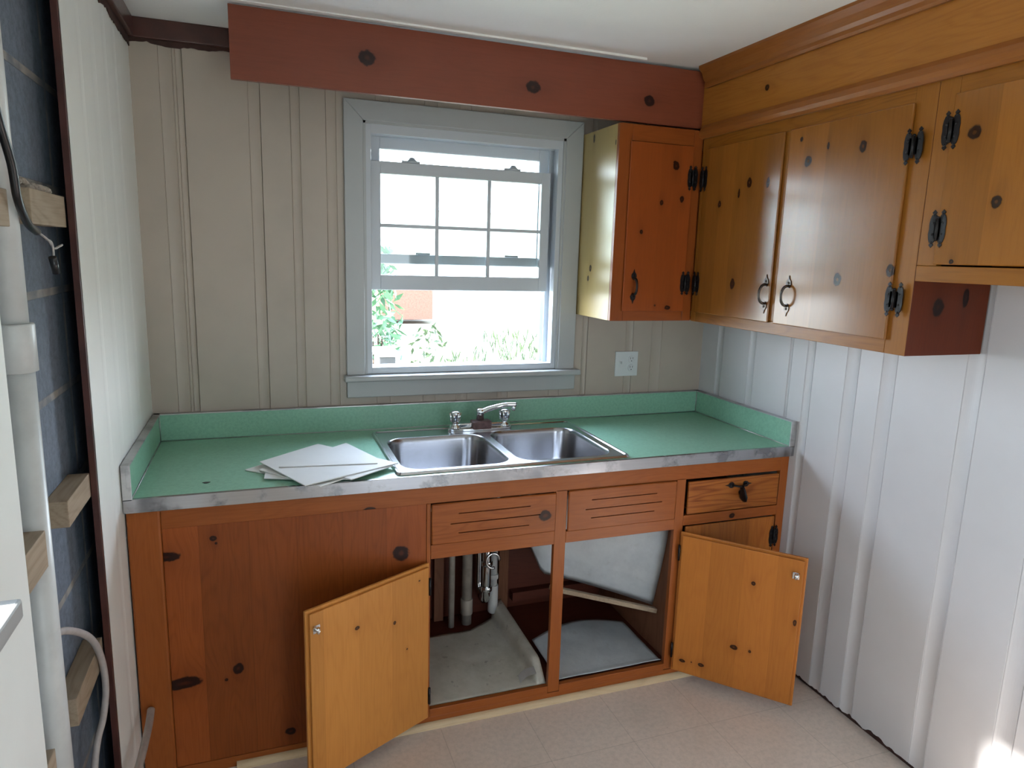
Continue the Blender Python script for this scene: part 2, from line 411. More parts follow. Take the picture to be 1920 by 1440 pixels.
def split_at(prof, cuts):
    out = []
    for i in range(len(prof)-1):
        (u0, d0), (u1, d1) = prof[i], prof[i+1]; out.append(prof[i])
        for c in cuts:
            if u0 < c < u1: out.append((c, d0+(d1-d0)*(c-u0)/(u1-u0)))
    out.append(prof[-1]); return out

# back wall, with the window opening (x .768-1.572, z 1.14-2.09)
bg_ = [(0.086, 0.128, False), (0.1375, 0.158, True), (0.363, 0.402, True), (0.503, 0.535, False), (0.626, 0.662, False), (0.806, 0.857, False), (0.992, 1.041, False), (1.132, 1.178, False),
       (1.312, 1.358, False), (1.548, 1.596, False), (1.700, 1.725, True), (1.915, 1.952, True), (2.048, 2.100, False)]
WXL, WXR, WZB, WZT = 0.768, 1.570, 1.135, 2.085
prof = split_at(profile(-0.02, WX+0.02, bg_), (WXL, WXR))
def zc(u0, u1):
    um = (u0+u1)/2
    return [(0, WZB), (WZT, 2.42)] if WXL < um < WXR else [(0, 2.42)]
bm = panel_mesh(prof, lambda u, d, z: (u, d, z), zc)
for a, b_ in (((-0.3, 0.013, -0.1), (WXL, 0.15, 2.5)), ((WXR, 0.013, -0.1), (WX+0.2, 0.15, 2.5)), ((WXL, 0.013, -0.1), (WXR, 0.15, WZB)), ((WXL, 0.013, WZT), (WXR, 0.15, 2.5))):
    box(bm, a, b_)
obj('wall_back', bm, M_back, kind='structure')

# right wall: runs on past the camera; ragged bottom edge with a dark gap
rg = [(0.12, 0.16, False), (0.335, 0.375, False), (0.575, 0.590, True), (0.668, 0.706, False), (0.858, 0.914, False), (1.008, 1.064, False), (1.298, 1.352, False), (1.540, 1.596, True)]
yy = 1.75
while yy < 4.9: rg.append((yy, yy+0.055, False)); yy += random.choice((0.14, 0.22, 0.28))
bm = bmesh.new(); pr = profile(-0.02, 5.0, rg, 0.0028, 0.0050)
pr = split_at(pr, [0.6+0.011*i for i in range(120)])
def rag(u): return 0.013+0.030*abs(mnoise.noise(Vector((u*9, 3.1, 0))))+0.022*max(0, mnoise.noise(Vector((u*45, 1, 0))))
for (u0, d0), (u1, d1) in zip(pr[:-1], pr[1:]):
    vs = [bm.verts.new((WX+d, -u, z)) for (u, d, z) in ((u0, d0, rag(u0)), (u1, d1, rag(u1)), (u1, d1, 2.42), (u0, d0, 2.42))]
    bm.faces.new(vs)
wr = obj('wall_right', bm, M_right, kind='structure')
bm = B(((WX+0.012, -5.0, -0.1), (WX+0.15, 0.15, 2.5)))
obj('backing', bm, M_brown2, wr)

# left wall: block masonry behind, painted panelling near the corner, side window nearer the camera
SYA, SYB, SZA, SZB = -1.70, -2.62, 1.105, 2.00      # side window opening
bx_ = [((-0.26, -5.0, -0.1), (-0.06, SYB, 2.5)), ((-0.26, SYA, -0.1), (-0.06, 0.15, 2.5)), ((-0.26, SYB, -0.1), (-0.06, SYA, SZA)), ((-0.26, SYB, SZB), (-0.06, SYA, 2.5))]
wl = obj('wall_left', B(*bx_), M_block, kind='structure')
lg = [(0.25, 0.30, False), (0.40, 0.45, False), (0.56, 0.62, False), (0.72, 0.76, False)]
pr = profile(-0.02, 0.905, lg, 0.0004, 0.0015)
bm = bmesh.new()
for (u0, d0), (u1, d1) in zip(pr[:-1], pr[1:]):
    bm.faces.new([bm.verts.new((-d, -u, z)) for (u, d, z) in ((u0, d0, 0), (u1, d1, 0), (u1, d1, 2.42), (u0, d0, 2.42))])
box(bm, (-0.012, -0.905, 0), (-0.0065, 0.0, 2.42))
obj('panelling', bm, M_left, wl, label='painted grooved panelling sheet')
obj('panelling_edge', B(((-0.015, -0.913, 0), (-0.0005, -0.9055, 2.42)), bev=0.001), M_brown, wl, label='dark raw edge of the panelling')
# white board sheet further along, around the side window
wb = [((-0.018, -5.0, 0), (0.0, SYB, CEIL)), ((-0.018, SYA, 0), (0.0, -1.45, CEIL)), ((-0.018, SYB, 0), (0.0, SYA, SZA)), ((-0.018, SYB, SZB), (0.0, SYA, CEIL))]
obj('board', B(*wb), M_left, wl, label='white painted board')
# side window
w2 = obj('window_2', B(((-0.20, SYB, SZA), (0.004, SYB-0.02, SZB)), ((-0.20, SYA, SZA), (0.004, SYA+0.02, SZB)), ((-0.20, SYB, SZB), (0.004, SYA, SZB+0.02)), ((-0.20, SYB, SZA-0.02), (0.004, SYA, SZA))), M_white, kind='structure')
obj('window_sill', B(((-0.05, SYB-0.09, SZA-0.001), (0.060, -1.680, SZA+0.028)), bev=0.004), M_white, w2, label='white projecting sill')
obj('mullion', B(((-0.14, -2.13, SZA), (-0.11, -2.11, SZB)), ((-0.14, SYB, 1.50), (-0.11, SYA, 1.53))), M_vinyl, w2)

# floor, ceiling, rear wall with an unseen doorway added to let in fill light
obj('floor', B(((-0.3, -5.0, -0.1), (WX+0.2, 0.2, 0.0))), M_floor, kind='structure')
obj('ceiling', B(((-0.3, -5.0, CEIL), (WX+0.2, 0.2, CEIL+0.12))), M_ceil, kind='structure')
obj('wall_rear', B(((-0.3, -4.9, -0.1), (1.10, -4.78, 2.5)), ((1.95, -4.9, -0.1), (WX+0.2, -4.78, 2.5)), ((1.10, -4.9, 2.05), (1.95, -4.78, 2.5))), M_rear, kind='structure')
# trims
bm = bmesh.new()
box(bm, (0.0, -0.020, 2.282), (1.6, -0.0005, CEIL), 0.003)
t = obj('trim_1', bm, M_brown, kind='structure')
bm = bmesh.new(); n_ = 90
lo = [(0.0+i*1.0/n_, -0.004, 2.268+0.010*mnoise.noise(Vector((i*0.13, 0, 0)))+0.005*mnoise.noise(Vector((i*0.9, 5, 0)))) for i in range(n_+1)]
prism(bm, lo+[(1.0, -0.004, 2.29), (0.0, -0.004, 2.29)], (0, 1, 0), 0.0035)
obj('torn_edge', bm, M_brown2, t)
bm = bmesh.new()
box(bm, (0.0005, -0.95, 2.282), (0.020, -0.021, CEIL), 0.003)
t = obj('trim_2', bm, M_brown, kind='structure')
bm = bmesh.new()
lo = [(0.004, -0.95+i*0.95/n_, 2.255+0.016*mnoise.noise(Vector((i*0.10, 0, 3)))+0.006*mnoise.noise(Vector((i*0.9, 5, 3)))) for i in range(n_+1)]
prism(bm, lo+[(0.004, 0.0, 2.29), (0.004, -0.95, 2.29)], (-1, 0, 0), 0.0035)
obj('torn_edge', bm, M_brown2, t)
bm = bmesh.new()
prism(bm, [(0.33, -0.330, CEIL), (0.33, -0.330, 2.341), (1.75, -0.330, 2.336), (1.75, -0.330, CEIL)], (0, 1, 0), 0.01)
obj('trim_3', bm, M_ceil, kind='structure')
# pale quarter round along the foot of the base cabinet
M_qr = wood('quarter_round_pine', (0.62, 0.48, 0.30), (0.45, 0.32, 0.18), ga=0, ua=2, rough=0.4, coat=0.1)
bm = bmesh.new(); cs = [(-0.632, 0.0), (-0.650, 0.0)]+[(-0.632-0.018*math.cos(a), 0.019*math.sin(a)) for a in [math.pi/2*k/6 for k in range(1, 7)]]
prism(bm, [(0.26, y, z) for y, z in cs], (1, 0, 0), 2.02)
obj('trim_4', bm, M_qr, kind='structure')
# crown mould under the ceiling, right
XF = WX-0.2943           # 2.0271 face of the right wall cabinets
M_crown = wood('crown_pine', (0.29, 0.100, 0.022), (0.18, 0.050, 0.010), ga=1, ua=2, rough=0.2, arch=0.3)
bm = bmesh.new()
cs = [(XF+0.0, 2.268), (XF-0.010, 2.268), (XF-0.014, 2.276), (XF-0.014, 2.288), (XF-0.022, 2.298), (XF-0.030, 2.318), (XF-0.046, 2.334), (XF-0.046, CEIL), (XF, CEIL)]
prism(bm, [(x, -0.3195, z) for x, z in cs], (0, -1, 0), 3.2)
obj('trim_5', bm, M_crown, kind='structure')

# ------------------------------------------------------------------ window over the sink
w1 = obj('window_1', B(((0.752, -0.012, 1.125), (0.768, 0.14, 2.10)), ((1.570, -0.012, 1.125), (1.586, 0.14, 2.10)), ((0.752, -0.012, 2.080), (1.586, 0.14, 2.10)), ((0.755, 0.0, 1.122), (1.583, 0.16, 1.137))), M_white, kind='structure')
def board(poly, th=0.018, bev=0.002, y=0.0):
    bm = bmesh.new(); prism(bm, [(x, y, z) for x, z in poly], (0, -1, 0), th, bev); return bm
xo0, xo1, xi0, xi1, zt, zi, zb = 0.688, 1.656, 0.758, 1.580, 2.160, 2.090, 1.136
obj('casing', board([(xo0, zb), (xi0, zb), (xi0, zi), (xo0, zt)]), M_white, w1)
obj('casing', board([(xi1, zb), (xo1, zb), (xo1, zt), (xi1, zi)]), M_white, w1)
obj('casing', board([(xo0, zt), (xi0, zi), (xi1, zi), (xo1, zt)]), M_white, w1)
bm = B(((0.676, -0.052, 1.113), (1.678, 0.02, 1.136)), bev=0.006)
obj('window_sill', bm, M_white, w1)
obj('apron', B(((0.688, -0.018, 1.046), (1.664, 0.0, 1.112)), bev=0.003), M_white, w1)
def frame(x0, x1, z0, z1, y0, y1, s, t, b_, bev=0.002):
    return B(((x0, y0, z0), (x0+s, y1, z1)), ((x1-s, y0, z0), (x1, y1, z1)), ((x0+s-0.001, y0, z1-t), (x1-s+0.001, y1, z1)), ((x0+s-0.001, y0, z0), (x1-s+0.001, y1, z0+b_)), bev=bev)
# outer vinyl frame with its stops and tracks
bm = frame(0.766, 1.572, 1.137, 2.087, -0.006, 0.034, 0.022, 0.040, 0.026)
for s_, x in ((1, 0.768), (-1, 1.570)):
    box(bm, (x, 0.034, 1.137), (x+s_*0.010, 0.125, 2.085))
    for y in (0.066, 0.112): box(bm, (x, y, 1.137), (x+s_*0.030, y+0.006, 2.085), 0.001)
box(bm, (0.768, 0.034, 2.050), (1.570, 0.125, 2.085)); box(bm, (0.768, 0.034, 1.137), (1.570, 0.125, 1.156), 0.002)
obj('vinyl_frame', bm, M_vinyl, w1)
ls = obj('lower_sash', frame(0.790, 1.538, 1.466, 1.956, 0.036, 0.064, 0.040, 0.046, 0.058, 0.003), M_vinyl, w1)
obj('glass', B(((0.829, 0.049, 1.522), (1.499, 0.052, 1.912))), M_glass, ls)
bm = bmesh.new()
for x in (1.055, 1.272): box(bm, (x-0.0075, 0.042, 1.522), (x+0.0075, 0.058, 1.912), 0.002)
box(bm, (0.829, 0.0425, 1.709), (1.499, 0.0575, 1.722), 0.002)
obj('muntins', bm, M_vinyl, ls)
for x in (0.955, 1.375):                        # sash locks on the top rail
    bm = bmesh.new(); lathe(bm, (x, 0.052, 1.956), (0, 0, 1), [(0.024, 0), (0.024, 0.006), (0.016, 0.012), (0.010, 0.020), (0.004, 0.022)], 16)
    box(bm, (x-0.042, 0.040, 1.956), (x+0.030, 0.060, 1.964), 0.002)
    obj('sash_lock', bm, M_vinyl, ls)
us = obj('upper_sash', frame(0.792, 1.542, 1.568, 2.052, 0.076, 0.104, 0.042, 0.046, 0.038, 0.003), M_vinyl, w1)
obj('glass', B(((0.833, 0.089, 1.604), (1.501, 0.092, 2.008))), M_glass, us)
bm = bmesh.new()
for x in (1.005, 1.385): box(bm, (x-0.03, 0.070, 1.606), (x+0.03, 0.080, 1.614), 0.002)
obj('lock_keeper', bm, M_vinyl, us)

# ------------------------------------------------------------------ outlet plate
o = thing('switch_plate', 'white two gang switch and socket plate on the panelled wall beside the window', 'switch', (1.923, -0.001, 1.150))
obj('plate', B(((1.866, -0.007, 1.094), (1.980, -0.0002, 1.206)), bev=0.002), M_plate, o)
bm = B(((1.886, -0.009, 1.138), (1.902, -0.006, 1.163)), bev=0.001); box(bm, (1.890, -0.019, 1.150), (1.898, -0.008, 1.160), 0.002)
obj('toggle', bm, M_plate, o)
bm = bmesh.new()
for z in (1.131, 1.170):
    lathe(bm, (1.946, -0.006, z), (0, -1, 0), [(0.016, 0), (0.016, 0.003), (0.015, 0.004)], 20)
s = obj('socket', bm, M_plate, o)
for z in (1.131, 1.170):
    bm = bmesh.new()
    for dx in (-0.006, 0.006): box(bm, (1.946+dx-0.001, -0.0105, z+0.001), (1.946+dx+0.001, -0.0098, z+0.009))
    box(bm, (1.944, -0.0105, z-0.009), (1.948, -0.0098, z-0.005))
    obj('slots', bm, M_slot, s)

# ------------------------------------------------------------------ hardware builders (u = in-plane axis, n = out of the face)
def hinge_bm(c, u, n, ht=0.095, gap=0.0175, wd=0.010, single=False):
    c, u, n = Vector(c), Vector(u).normalized(), Vector(n).normalized(); z = Vector((0, 0, 1)); bm = bmesh.new()
    k = ht/0.095
    half = [(0.0475, 0.0), (0.041, 0.0065), (0.0365, 0.0030), (0.0335, 0.0065), (0.026, 0.0095), (0.013, 0.0115), (0.0, 0.0105)]
    lp = [(h*k, w_) for h, w_ in half]
    outline = [(h, w_) for h, w_ in lp]+[(-h, w_) for h, w_ in lp[::-1][1:]]
    outline = outline+[(h, -w_) for h, w_ in outline[::-1][1:-1]]
    for s_ in ((1,) if single else (-1, 1)):
        cc = c+u*gap*s_
        prism(bm, [cc+z*h+u*w_ for h, w_ in outline], n, 0.0022, 0.0)
        for h in (0.035*k, -0.035*k, 0.014*k, -0.014*k): lathe(bm, cc+z*h+n*0.002, n, [(0.0035, 0), (0.003, 0.001), (0.001, 0.0018)], 8)
        a = cc-u*s_*0.004
        prism(bm, [a+z*0.022*k, a-z*0.022*k, c-z*0.022*k, c+z*0.022*k], n, 0.0022)
    tube(bm, [c+n*0.003-z*0.026*k, c+n*0.003+z*0.026*k], 0.0042, 8)
    for s_ in (-1, 1): lathe(bm, c+n*0.003+z*s_*0.026*k, z*s_, [(0.0048, 0), (0.0048, 0.002), (0.002, 0.005)], 8)
    return bm
def pull_bm(c, v, n, ln=0.125):
    """spear ended bow pull; v = long axis"""
    c, v, n = Vector(c), Vector(v).normalized(), Vector(n).normalized(); u = v.cross(n); bm = bmesh.new()
    for s_ in (-1, 1):
        e = c+v*s_*(ln/2-0.020)
        sh = [(0.024, 0), (0.013, 0.003), (0.006, 0.0095), (-0.004, 0.0115), (-0.012, 0.0075), (-0.017, 0.0030)]
        pl = [e+v*s_*a+u*b_ for a, b_ in sh]+[e+v*s_*a-u*b_ for a, b_ in sh[::-1][:-1]]
        prism(bm, pl, n, 0.003)
        lathe(bm, e+n*0.002, n, [(0.0045, 0), (0.004, 0.0025), (0.001, 0.004)], 10)
    A = ln/2-0.030
    pts = [c+v*A*math.cos(t)*1.0+n*(0.003+0.026*math.sin(t)**0.8) for t in [math.pi*k/16 for k in range(17)]]
    rs = [0.0085-0.0035*math.sin(math.pi*k/16) for k in range(17)]
    tube(bm, pts, rs, 10, flat=0.55)
    return bm

# ------------------------------------------------------------------ base cabinet
YF = -0.632
og = (1.16, -0.32, 0.0)
bc = thing('base_cabinet', 'long knotty pine sink base cabinet with two doors standing open', 'cabinet', og)
face_v = wood('base_stile_pine', ORNG, ORNG_D, 2, 0, og, grain=0.4, arch=0.25)
face_h = wood('base_rail_pine', ORNG, ORNG_D, 0, 2, og, grain=0.45, arch=0.3, knots=[(0.813, 0.682, 0.007, 0.020), (0.648, 2.072, 0.010, 0.013)])
def rail(x0, x1, z0, z1, y0=YF, y1=YF+0.019, bev=0.0012): return B(((x0, y0, z0), (x1, y1, z1)), bev=bev)
st = [obj('stile', B(((0.004, -0.640, 0.0), (0.090, YF+0.019, 0.8745)), bev=0.006), face_v, bc),
      obj('stile', rail(0.866, 0.879, 0.026, 0.8115), face_v, bc), obj('stile', rail(1.322, 1.366, 0.040, 0.817), face_v, bc),
      obj('stile', rail(1.812, 1.850, 0.040, 0.817), face_v, bc), obj('stile', rail(2.283, WX-0.001, 0.026, 0.8745), face_v, bc)]
obj('rail', rail(0.0905, 2.283, 0.8125, 0.8745), face_h, bc)
obj('rail', rail(0.0905, 2.283, 0.0, 0.036, y0=YF+0.001), face_h, bc)
obj('rail', rail(0.880, 1.322, 0.619, 0.668), face_h, bc)
obj('rail', rail(1.3665, 1.812, 0.619, 0.662), face_h, bc)
obj('rail', rail(1.8505, 2.283, 0.630, 0.670), face_h, bc)
obj('rail', rail(0.880, 1.3215, 0.0365, 0.066), face_h, bc)
obj('rail', rail(1.3665, 1.812, 0.0365, 0.064), face_h, bc)
# big blank panel on the left
pk = [(0.225, 0.768, 0.010, 0.009), (0.232, 0.752, 0.004, 0.004), (0.098, 0.725, 0.034, 0.014), (0.277, 0.336, 0.0155, 0.017), (0.124, 0.317, 0.050, 0.019), (0.242, 0.304, 0.005, 0.005), (0.782, 0.651, 0.0255, 0.0265), (0.424, 0.085, 0.016, 0.012)]
pm = wood('base_panel_pine', (0.300, 0.075, 0.015), (0.150, 0.028, 0.006), 2, 0, og, pk, board=0.137, shift=0.02, bvar=0.19, joint=0.25, grain=0.45, arch=0.35)
obj('panel', rail(0.0905, 0.8655, 0.0365, 0.812, y0=YF+0.003, y1=YF+0.016), pm, bc)
# louvred false drawer fronts: lipped boards, each with three routed slots
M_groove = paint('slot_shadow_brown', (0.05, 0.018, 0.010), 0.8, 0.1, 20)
def false_front(x0, x1, z0, z1, slots, m):
    bm = bmesh.new(); y0 = YF-0.009
    zs = sorted(slots, key=lambda s: s[2])
    zc_ = z0
    rows = []
    for (a, b_, z) in zs:
        rows.append(((x0, zc_), (x1, z-0.0018))); rows.append(((x0, z-0.0018), (a, z+0.0018))); rows.append(((b_, z-0.0018), (x1, z+0.0018))); zc_ = z+0.0018
    rows.append(((x0, zc_), (x1, z1)))
    for (a, za), (b_, zb_) in rows: box(bm, (a, y0, za), (b_, YF-0.0002, zb_))
    # rounded outer lip
    e = 0.004
    for p, q in (((x0, z0), (x0, z1)), ((x1, z0), (x1, z1))): tube(bm, [(p[0], YF-0.0045, p[1]), (q[0], YF-0.0045, q[1])], 0.0043, 8)
    for zz in (z0, z1): tube(bm, [(x0, YF-0.0045, zz), (x1, YF-0.0045, zz)], 0.0043, 8)
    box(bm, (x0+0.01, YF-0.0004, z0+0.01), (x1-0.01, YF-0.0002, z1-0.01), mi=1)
    return obj('false_drawer_front', bm, [m, M_groove], bc)
fm = wood('false_front_pine', ORNG, ORNG_D, 0, 2, og, [(0.733, 1.281, 0.018, 0.024)], grain=0.6, arch=0.5, shift=1.3)
fm2 = wood('false_front_plain_pine', ORNG, ORNG_D, 0, 2, og, grain=0.5, arch=0.4, shift=2.3)
false_front(0.884, 1.318, 0.674, 0.8075, [(0.971, 1.225, 0.773), (0.944, 1.262, 0.739), (0.971, 1.222, 0.705)], fm)
false_front(1.3715, 1.803, 0.667, 0.8095, [(1.458, 1.723, 0.773), (1.435, 1.746, 0.739), (1.458, 1.716, 0.706)], fm2)
# the real drawer with its swivelled pull
dm = wood('drawer_pine', (0.35, 0.115, 0.022), ORNG_D, 0, 2, og, [(0.745, 2.098, 0.010, 0.014)], grain=0.8, arch=0.7, shift=0.7)
dr = obj('drawer', B(((1.858, YF-0.010, 0.677), (2.272, YF-0.0003, 0.8045)), ((1.87, YF, 0.69), (2.26, -0.12, 0.70)), bev=0.003), dm, bc)
bm = bmesh.new(); cc = Vector((2.080, YF-0.010, 0.777)); yv = Vector((0, -1, 0))
for s_, px_ in ((-1, 2.046), (1, 2.114)):
    e = Vector((px_, YF-0.0102, 0.777)); sh = [(0.026, 0), (0.013, 0.003), (0.006, 0.010), (-0.004, 0.012), (-0.012, 0.008)]
    X = Vector((1, 0, 0)); Z = Vector((0, 0, 1))
    prism(bm, [e+X*s_*a+Z*b_ for a, b_ in sh]+[e+X*s_*a-Z*b_ for a, b_ in sh[::-1][:-1]], yv, 0.003)
    lathe(bm, e+yv*0.002, yv, [(0.005, 0), (0.004, 0.003), (0.001, 0.004)], 10)
tube(bm, [(2.050, YF-0.014, 0.777), (2.072, YF-0.022, 0.773), (2.092, YF-0.022, 0.772), (2.112, YF-0.014, 0.777)], [0.006, 0.0065, 0.0065, 0.006], 10, flat=0.6)
tube(bm, [(2.086, YF-0.022, 0.776), (2.089, YF-0.030, 0.755), (2.091, YF-0.032, 0.735), (2.092, YF-0.031, 0.722), (2.092, YF-0.029, 0.716)], [0.011, 0.015, 0.0215, 0.019, 0.010], 16, flat=0.35)
obj('drawer_pull', bm, M_iron, dr)
# closed door on the right
kd = wood('closed_door_pine', (0.37, 0.125, 0.024), ORNG_D, 2, 0, og, [(1.98, 0.33, 0.012, 0.014)], board=0.11, bvar=0.14, joint=0.2)
cdoor = obj('door', B(((1.858, YF-0.010, 0.040), (2.270, YF-0.0003, 0.628)), bev=0.003), kd, bc, label='closed pine door')
obj('hinge', hinge_bm((2.272, YF-0.010, 0.545), (1, 0, 0), (0, -1, 0), 0.09, gap=0.010), M_iron, cdoor)
obj('hinge', hinge_bm((2.272, YF-0.010, 0.120), (1, 0, 0), (0, -1, 0), 0.09, gap=0.010), M_iron, cdoor)
# carcass
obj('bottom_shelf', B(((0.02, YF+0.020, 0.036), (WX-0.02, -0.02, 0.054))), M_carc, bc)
obj('partition', B(((0.862, YF+0.020, 0.056), (0.878, -0.02, 0.80))), M_carcv, bc)
obj('partition', B(((1.840, YF+0.020, 0.056), (1.856, -0.02, 0.80))), M_carcv, bc)
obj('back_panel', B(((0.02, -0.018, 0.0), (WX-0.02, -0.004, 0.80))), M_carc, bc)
obj('cleat', B(((1.325, -0.052, 0.056), (1.368, -0.0185, 0.80))), M_carcv, bc)
obj('cleat', B(((1.035, -0.052, 0.056), (1.075, -0.0185, 0.80))), M_carcv, bc)
obj('cleat', B(((1.39, -0.060, 0.10), (1.835, -0.0185, 0.14))), M_carc, bc)

# open doors: lipped, seen from inside. local frame: +x from the hinge edge outwards, -y side is the inside face
def open_door(hx, hy, ang, w, z0, z1, mat_, inner_sign, label, knots_cb=None, catch_u=None):
    o_ = bpy.data.objects.new('door', None)
    bm = bmesh.new(); s_ = inner_sign
    box(bm, (0.0, 0.0, z0), (w, -s_*0.010, z1), 0.003)                         # outer lipped face
    box(bm, (0.010, 0.0, z0+0.010), (w-0.010, s_*0.009, z1-0.010), 0.0015)      # inner body of the rebate
    me = bpy.data.meshes.new('door'); bmesh.ops.recalc_face_normals(bm, faces=bm.faces[:]); bm.to_mesh(me); bm.free(); me.materials.append(mat_)
    o_ = bpy.data.objects.new('door', me); C.objects.link(o_); o_.parent = bc
    o_.location = (hx-og[0], hy-og[1], -og[2]); o_.rotation_euler = (0, 0, ang); o_['label'] = label
    return o_
def child_local(name, bm, m, par, label=None):
    bmesh.ops.recalc_face_normals(bm, faces=bm.faces[:])
    me = bpy.data.meshes.new(name); bm.to_mesh(me); bm.free()
    for x in (m if isinstance(m, list) else [m]): me.materials.append(x)
    o_ = bpy.data.objects.new(name, me); C.objects.link(o_); o_.parent = par
    if label: o_['label'] = label
    return o_
def catch_bm(x, z, s_):
    bm = bmesh.new(); y = s_*0.009
    box(bm, (x-0.011, y, z-0.012), (x+0.011, y+s_*0.002, z+0.012), 0.0005)
    for dz in (-0.006, 0.006): lathe(bm, (x-0.008, y+s_*0.0, z+dz), (0, s_, 0), [(0.003, 0), (0.003, 0.003)], 8)
    tube(bm, [(x-0.004, y+s_*0.002, z-0.010), (x-0.002, y+s_*0.010, z-0.006), (x+0.001, y+s_*0.017, z)], 0.0035, 8)
    tube(bm, [(x+0.010, y+s_*0.002, z+0.010), (x+0.008, y+s_*0.010, z+0.006), (x+0.001, y+s_*0.017, z)], 0.0035, 8)
    lathe(bm, (x+0.001, y+s_*0.012, z-0.009), (0, 0, 1), [(0.005, 0), (0.006, 0.009), (0.005, 0.018)], 10)
    return bm
# left one: hinge .873,-.632 -> free .468,-.851
aL = math.atan2(-0.851+0.640, 0.468-0.873)
mL = wood('open_door_left_pine', PALE, PALE_D, 2, 0, (0, 0, 0), [(0.150, 0.462, 0.0055, 0.006), (0.290, 0.500, 0.009, 0.006), (0.05, 0.57, 0.004, 0.003), (0.10, 0.35, 0.003, 0.003)], board=0.124, shift=0.05, bvar=0.10, joint=0.12, rough=0.3, grain=0.4, arch=0.3)
dl = open_door(0.873, -0.6435, aL, 0.458, 0.045, 0.613, mL, +1, 'pale inside of the left sink door, swung wide open')
child_local('catch', catch_bm(0.428, 0.553, +1), M_chrome, dl, 'shiny roller catch')
for z in (0.13, 0.53):
    bm = bmesh.new(); tube(bm, [(0.0, 0.004, z-0.03), (0.0, 0.004, z+0.03)], 0.0045, 8); child_local('hinge', bm, M_iron, dl)
# right one: hinge 1.834,-.632 -> free 2.131,-.961
aR = math.atan2(-0.972+0.640, 2.131-1.836)
mR = wood('open_door_right_pine', (0.46, 0.165, 0.030), (0.31, 0.090, 0.015), 2, 0, (0, 0, 0), [(0.275, 0.480, 0.008, 0.008), (0.228, 0.215, 0.014, 0.009), (0.285, 0.215, 0.005, 0.005), (0.045, 0.100, 0.012, 0.006), (0.115, 0.105, 0.012, 0.007), (0.08, 0.105, 0.003, 0.003), (0.425, 0.37, 0.006, 0.012)], board=0.117, shift=0.03, bvar=0.12, joint=0.15, rough=0.3, grain=0.4, arch=0.3)
dr2 = open_door(1.836, -0.6435, aR, 0.445, 0.045, 0.613, mR, -1, 'amber inside of the right sink door, swung half open')
child_local('catch', catch_bm(0.412, 0.545, -1), M_chrome, dr2, 'shiny roller catch')
for z in (0.13, 0.53):
    bm = bmesh.new(); tube(bm, [(0.0, -0.004, z-0.03), (0.0, -0.004, z+0.03)], 0.0045, 8); child_local('hinge', bm, M_iron, dr2)

# ------------------------------------------------------------------ countertop
og2 = (1.16, -0.32, 0.875)
ct = thing('countertop', 'green laminate countertop with splashbacks and worn stainless edging', 'countertop', og2)
YC = -0.652
HX0, HX1, HY0, HY1 = 0.782, 1.600, -0.615, -0.105
bm = B(((0.004, YC+0.002, 0.876), (HX0, -0.002, H)), ((HX1, YC+0.002, 0.876), (WX-0.004, -0.002, H)), ((HX0, YC+0.002, 0.876), (HX1, HY0, H)), ((HX0, HY1, 0.876), (HX1, -0.002, H)))
obj('top', bm, M_green, ct)
HS = 1.015
obj('backsplash', B(((0.022, -0.020, H), (WX-0.022, -0.002, HS-0.002))), M_green, ct)
obj('side_splash', B(((0.006, YC+0.004, H), (0.022, -0.002, HS-0.002))), M_green, ct)
obj('side_splash', B(((WX-0.022, YC+0.004, H), (WX-0.006, -0.002, HS-0.002))), M_green, ct)
bm = B(((0.002, YC-0.003, 0.8755), (WX-0.002, YC+0.0015, H+0.0015)), ((0.002, YC-0.003, H+0.0002), (WX-0.002, YC+0.010, H+0.002)), bev=0.001)
obj('edge_band', bm, M_edge, ct)
M_cap = steel('splash_cap', (0.60, 0.60, 0.60), 0.32, 0.35)
bm = B(((0.004, -0.0225, HS-0.004), (WX-0.004, -0.001, HS)), bev=0.0008)
obj('splash_cap', bm, M_cap, ct)
for x0, x1 in ((0.002, 0.026), (WX-0.026, WX-0.002)):
    bm = B(((x0, YC, HS-0.004), (x1, -0.001, HS)), ((x0, YC-0.003, H-0.002), (x1, YC+0.002, HS)), bev=0.0008)
    if x0 < 1: box(bm, (x0+0.012, YC-0.0045, H+0.035), (x0+0.020, YC-0.002, HS-0.010), 0.001)
    obj('splash_cap', bm, M_cap, ct)
bm = bmesh.new()
tube(bm, [(0.022, -0.0215, H+0.001), (WX-0.022, -0.0215, H+0.001)], 0.0022, 6); tube(bm, [(0.0235, YC+0.01, H+0.001), (0.0235, -0.02, H+0.001)], 0.0022, 6); tube(bm, [(WX-0.0235, YC+0.01, H+0.001), (WX-0.0235, -0.02, H+0.001)], 0.0022, 6)
for x in (0.0235, WX-0.0235): tube(bm, [(x, -0.0215, H), (x, -0.0215, HS-0.003)], 0.0018, 6)
obj('cove_strip', bm, M_cap, ct)
bm = bmesh.new(); prism(bm, [(0.208+0.011*math.cos(a)*(1+0.25*math.sin(3*a)), -0.546+0.008*math.sin(a), H+0.0002) for a in [2*math.pi*k/12 for k in range(12)]], (0, 0, 1), 0.0006)
obj('burn_mark', bm, M_black, ct)

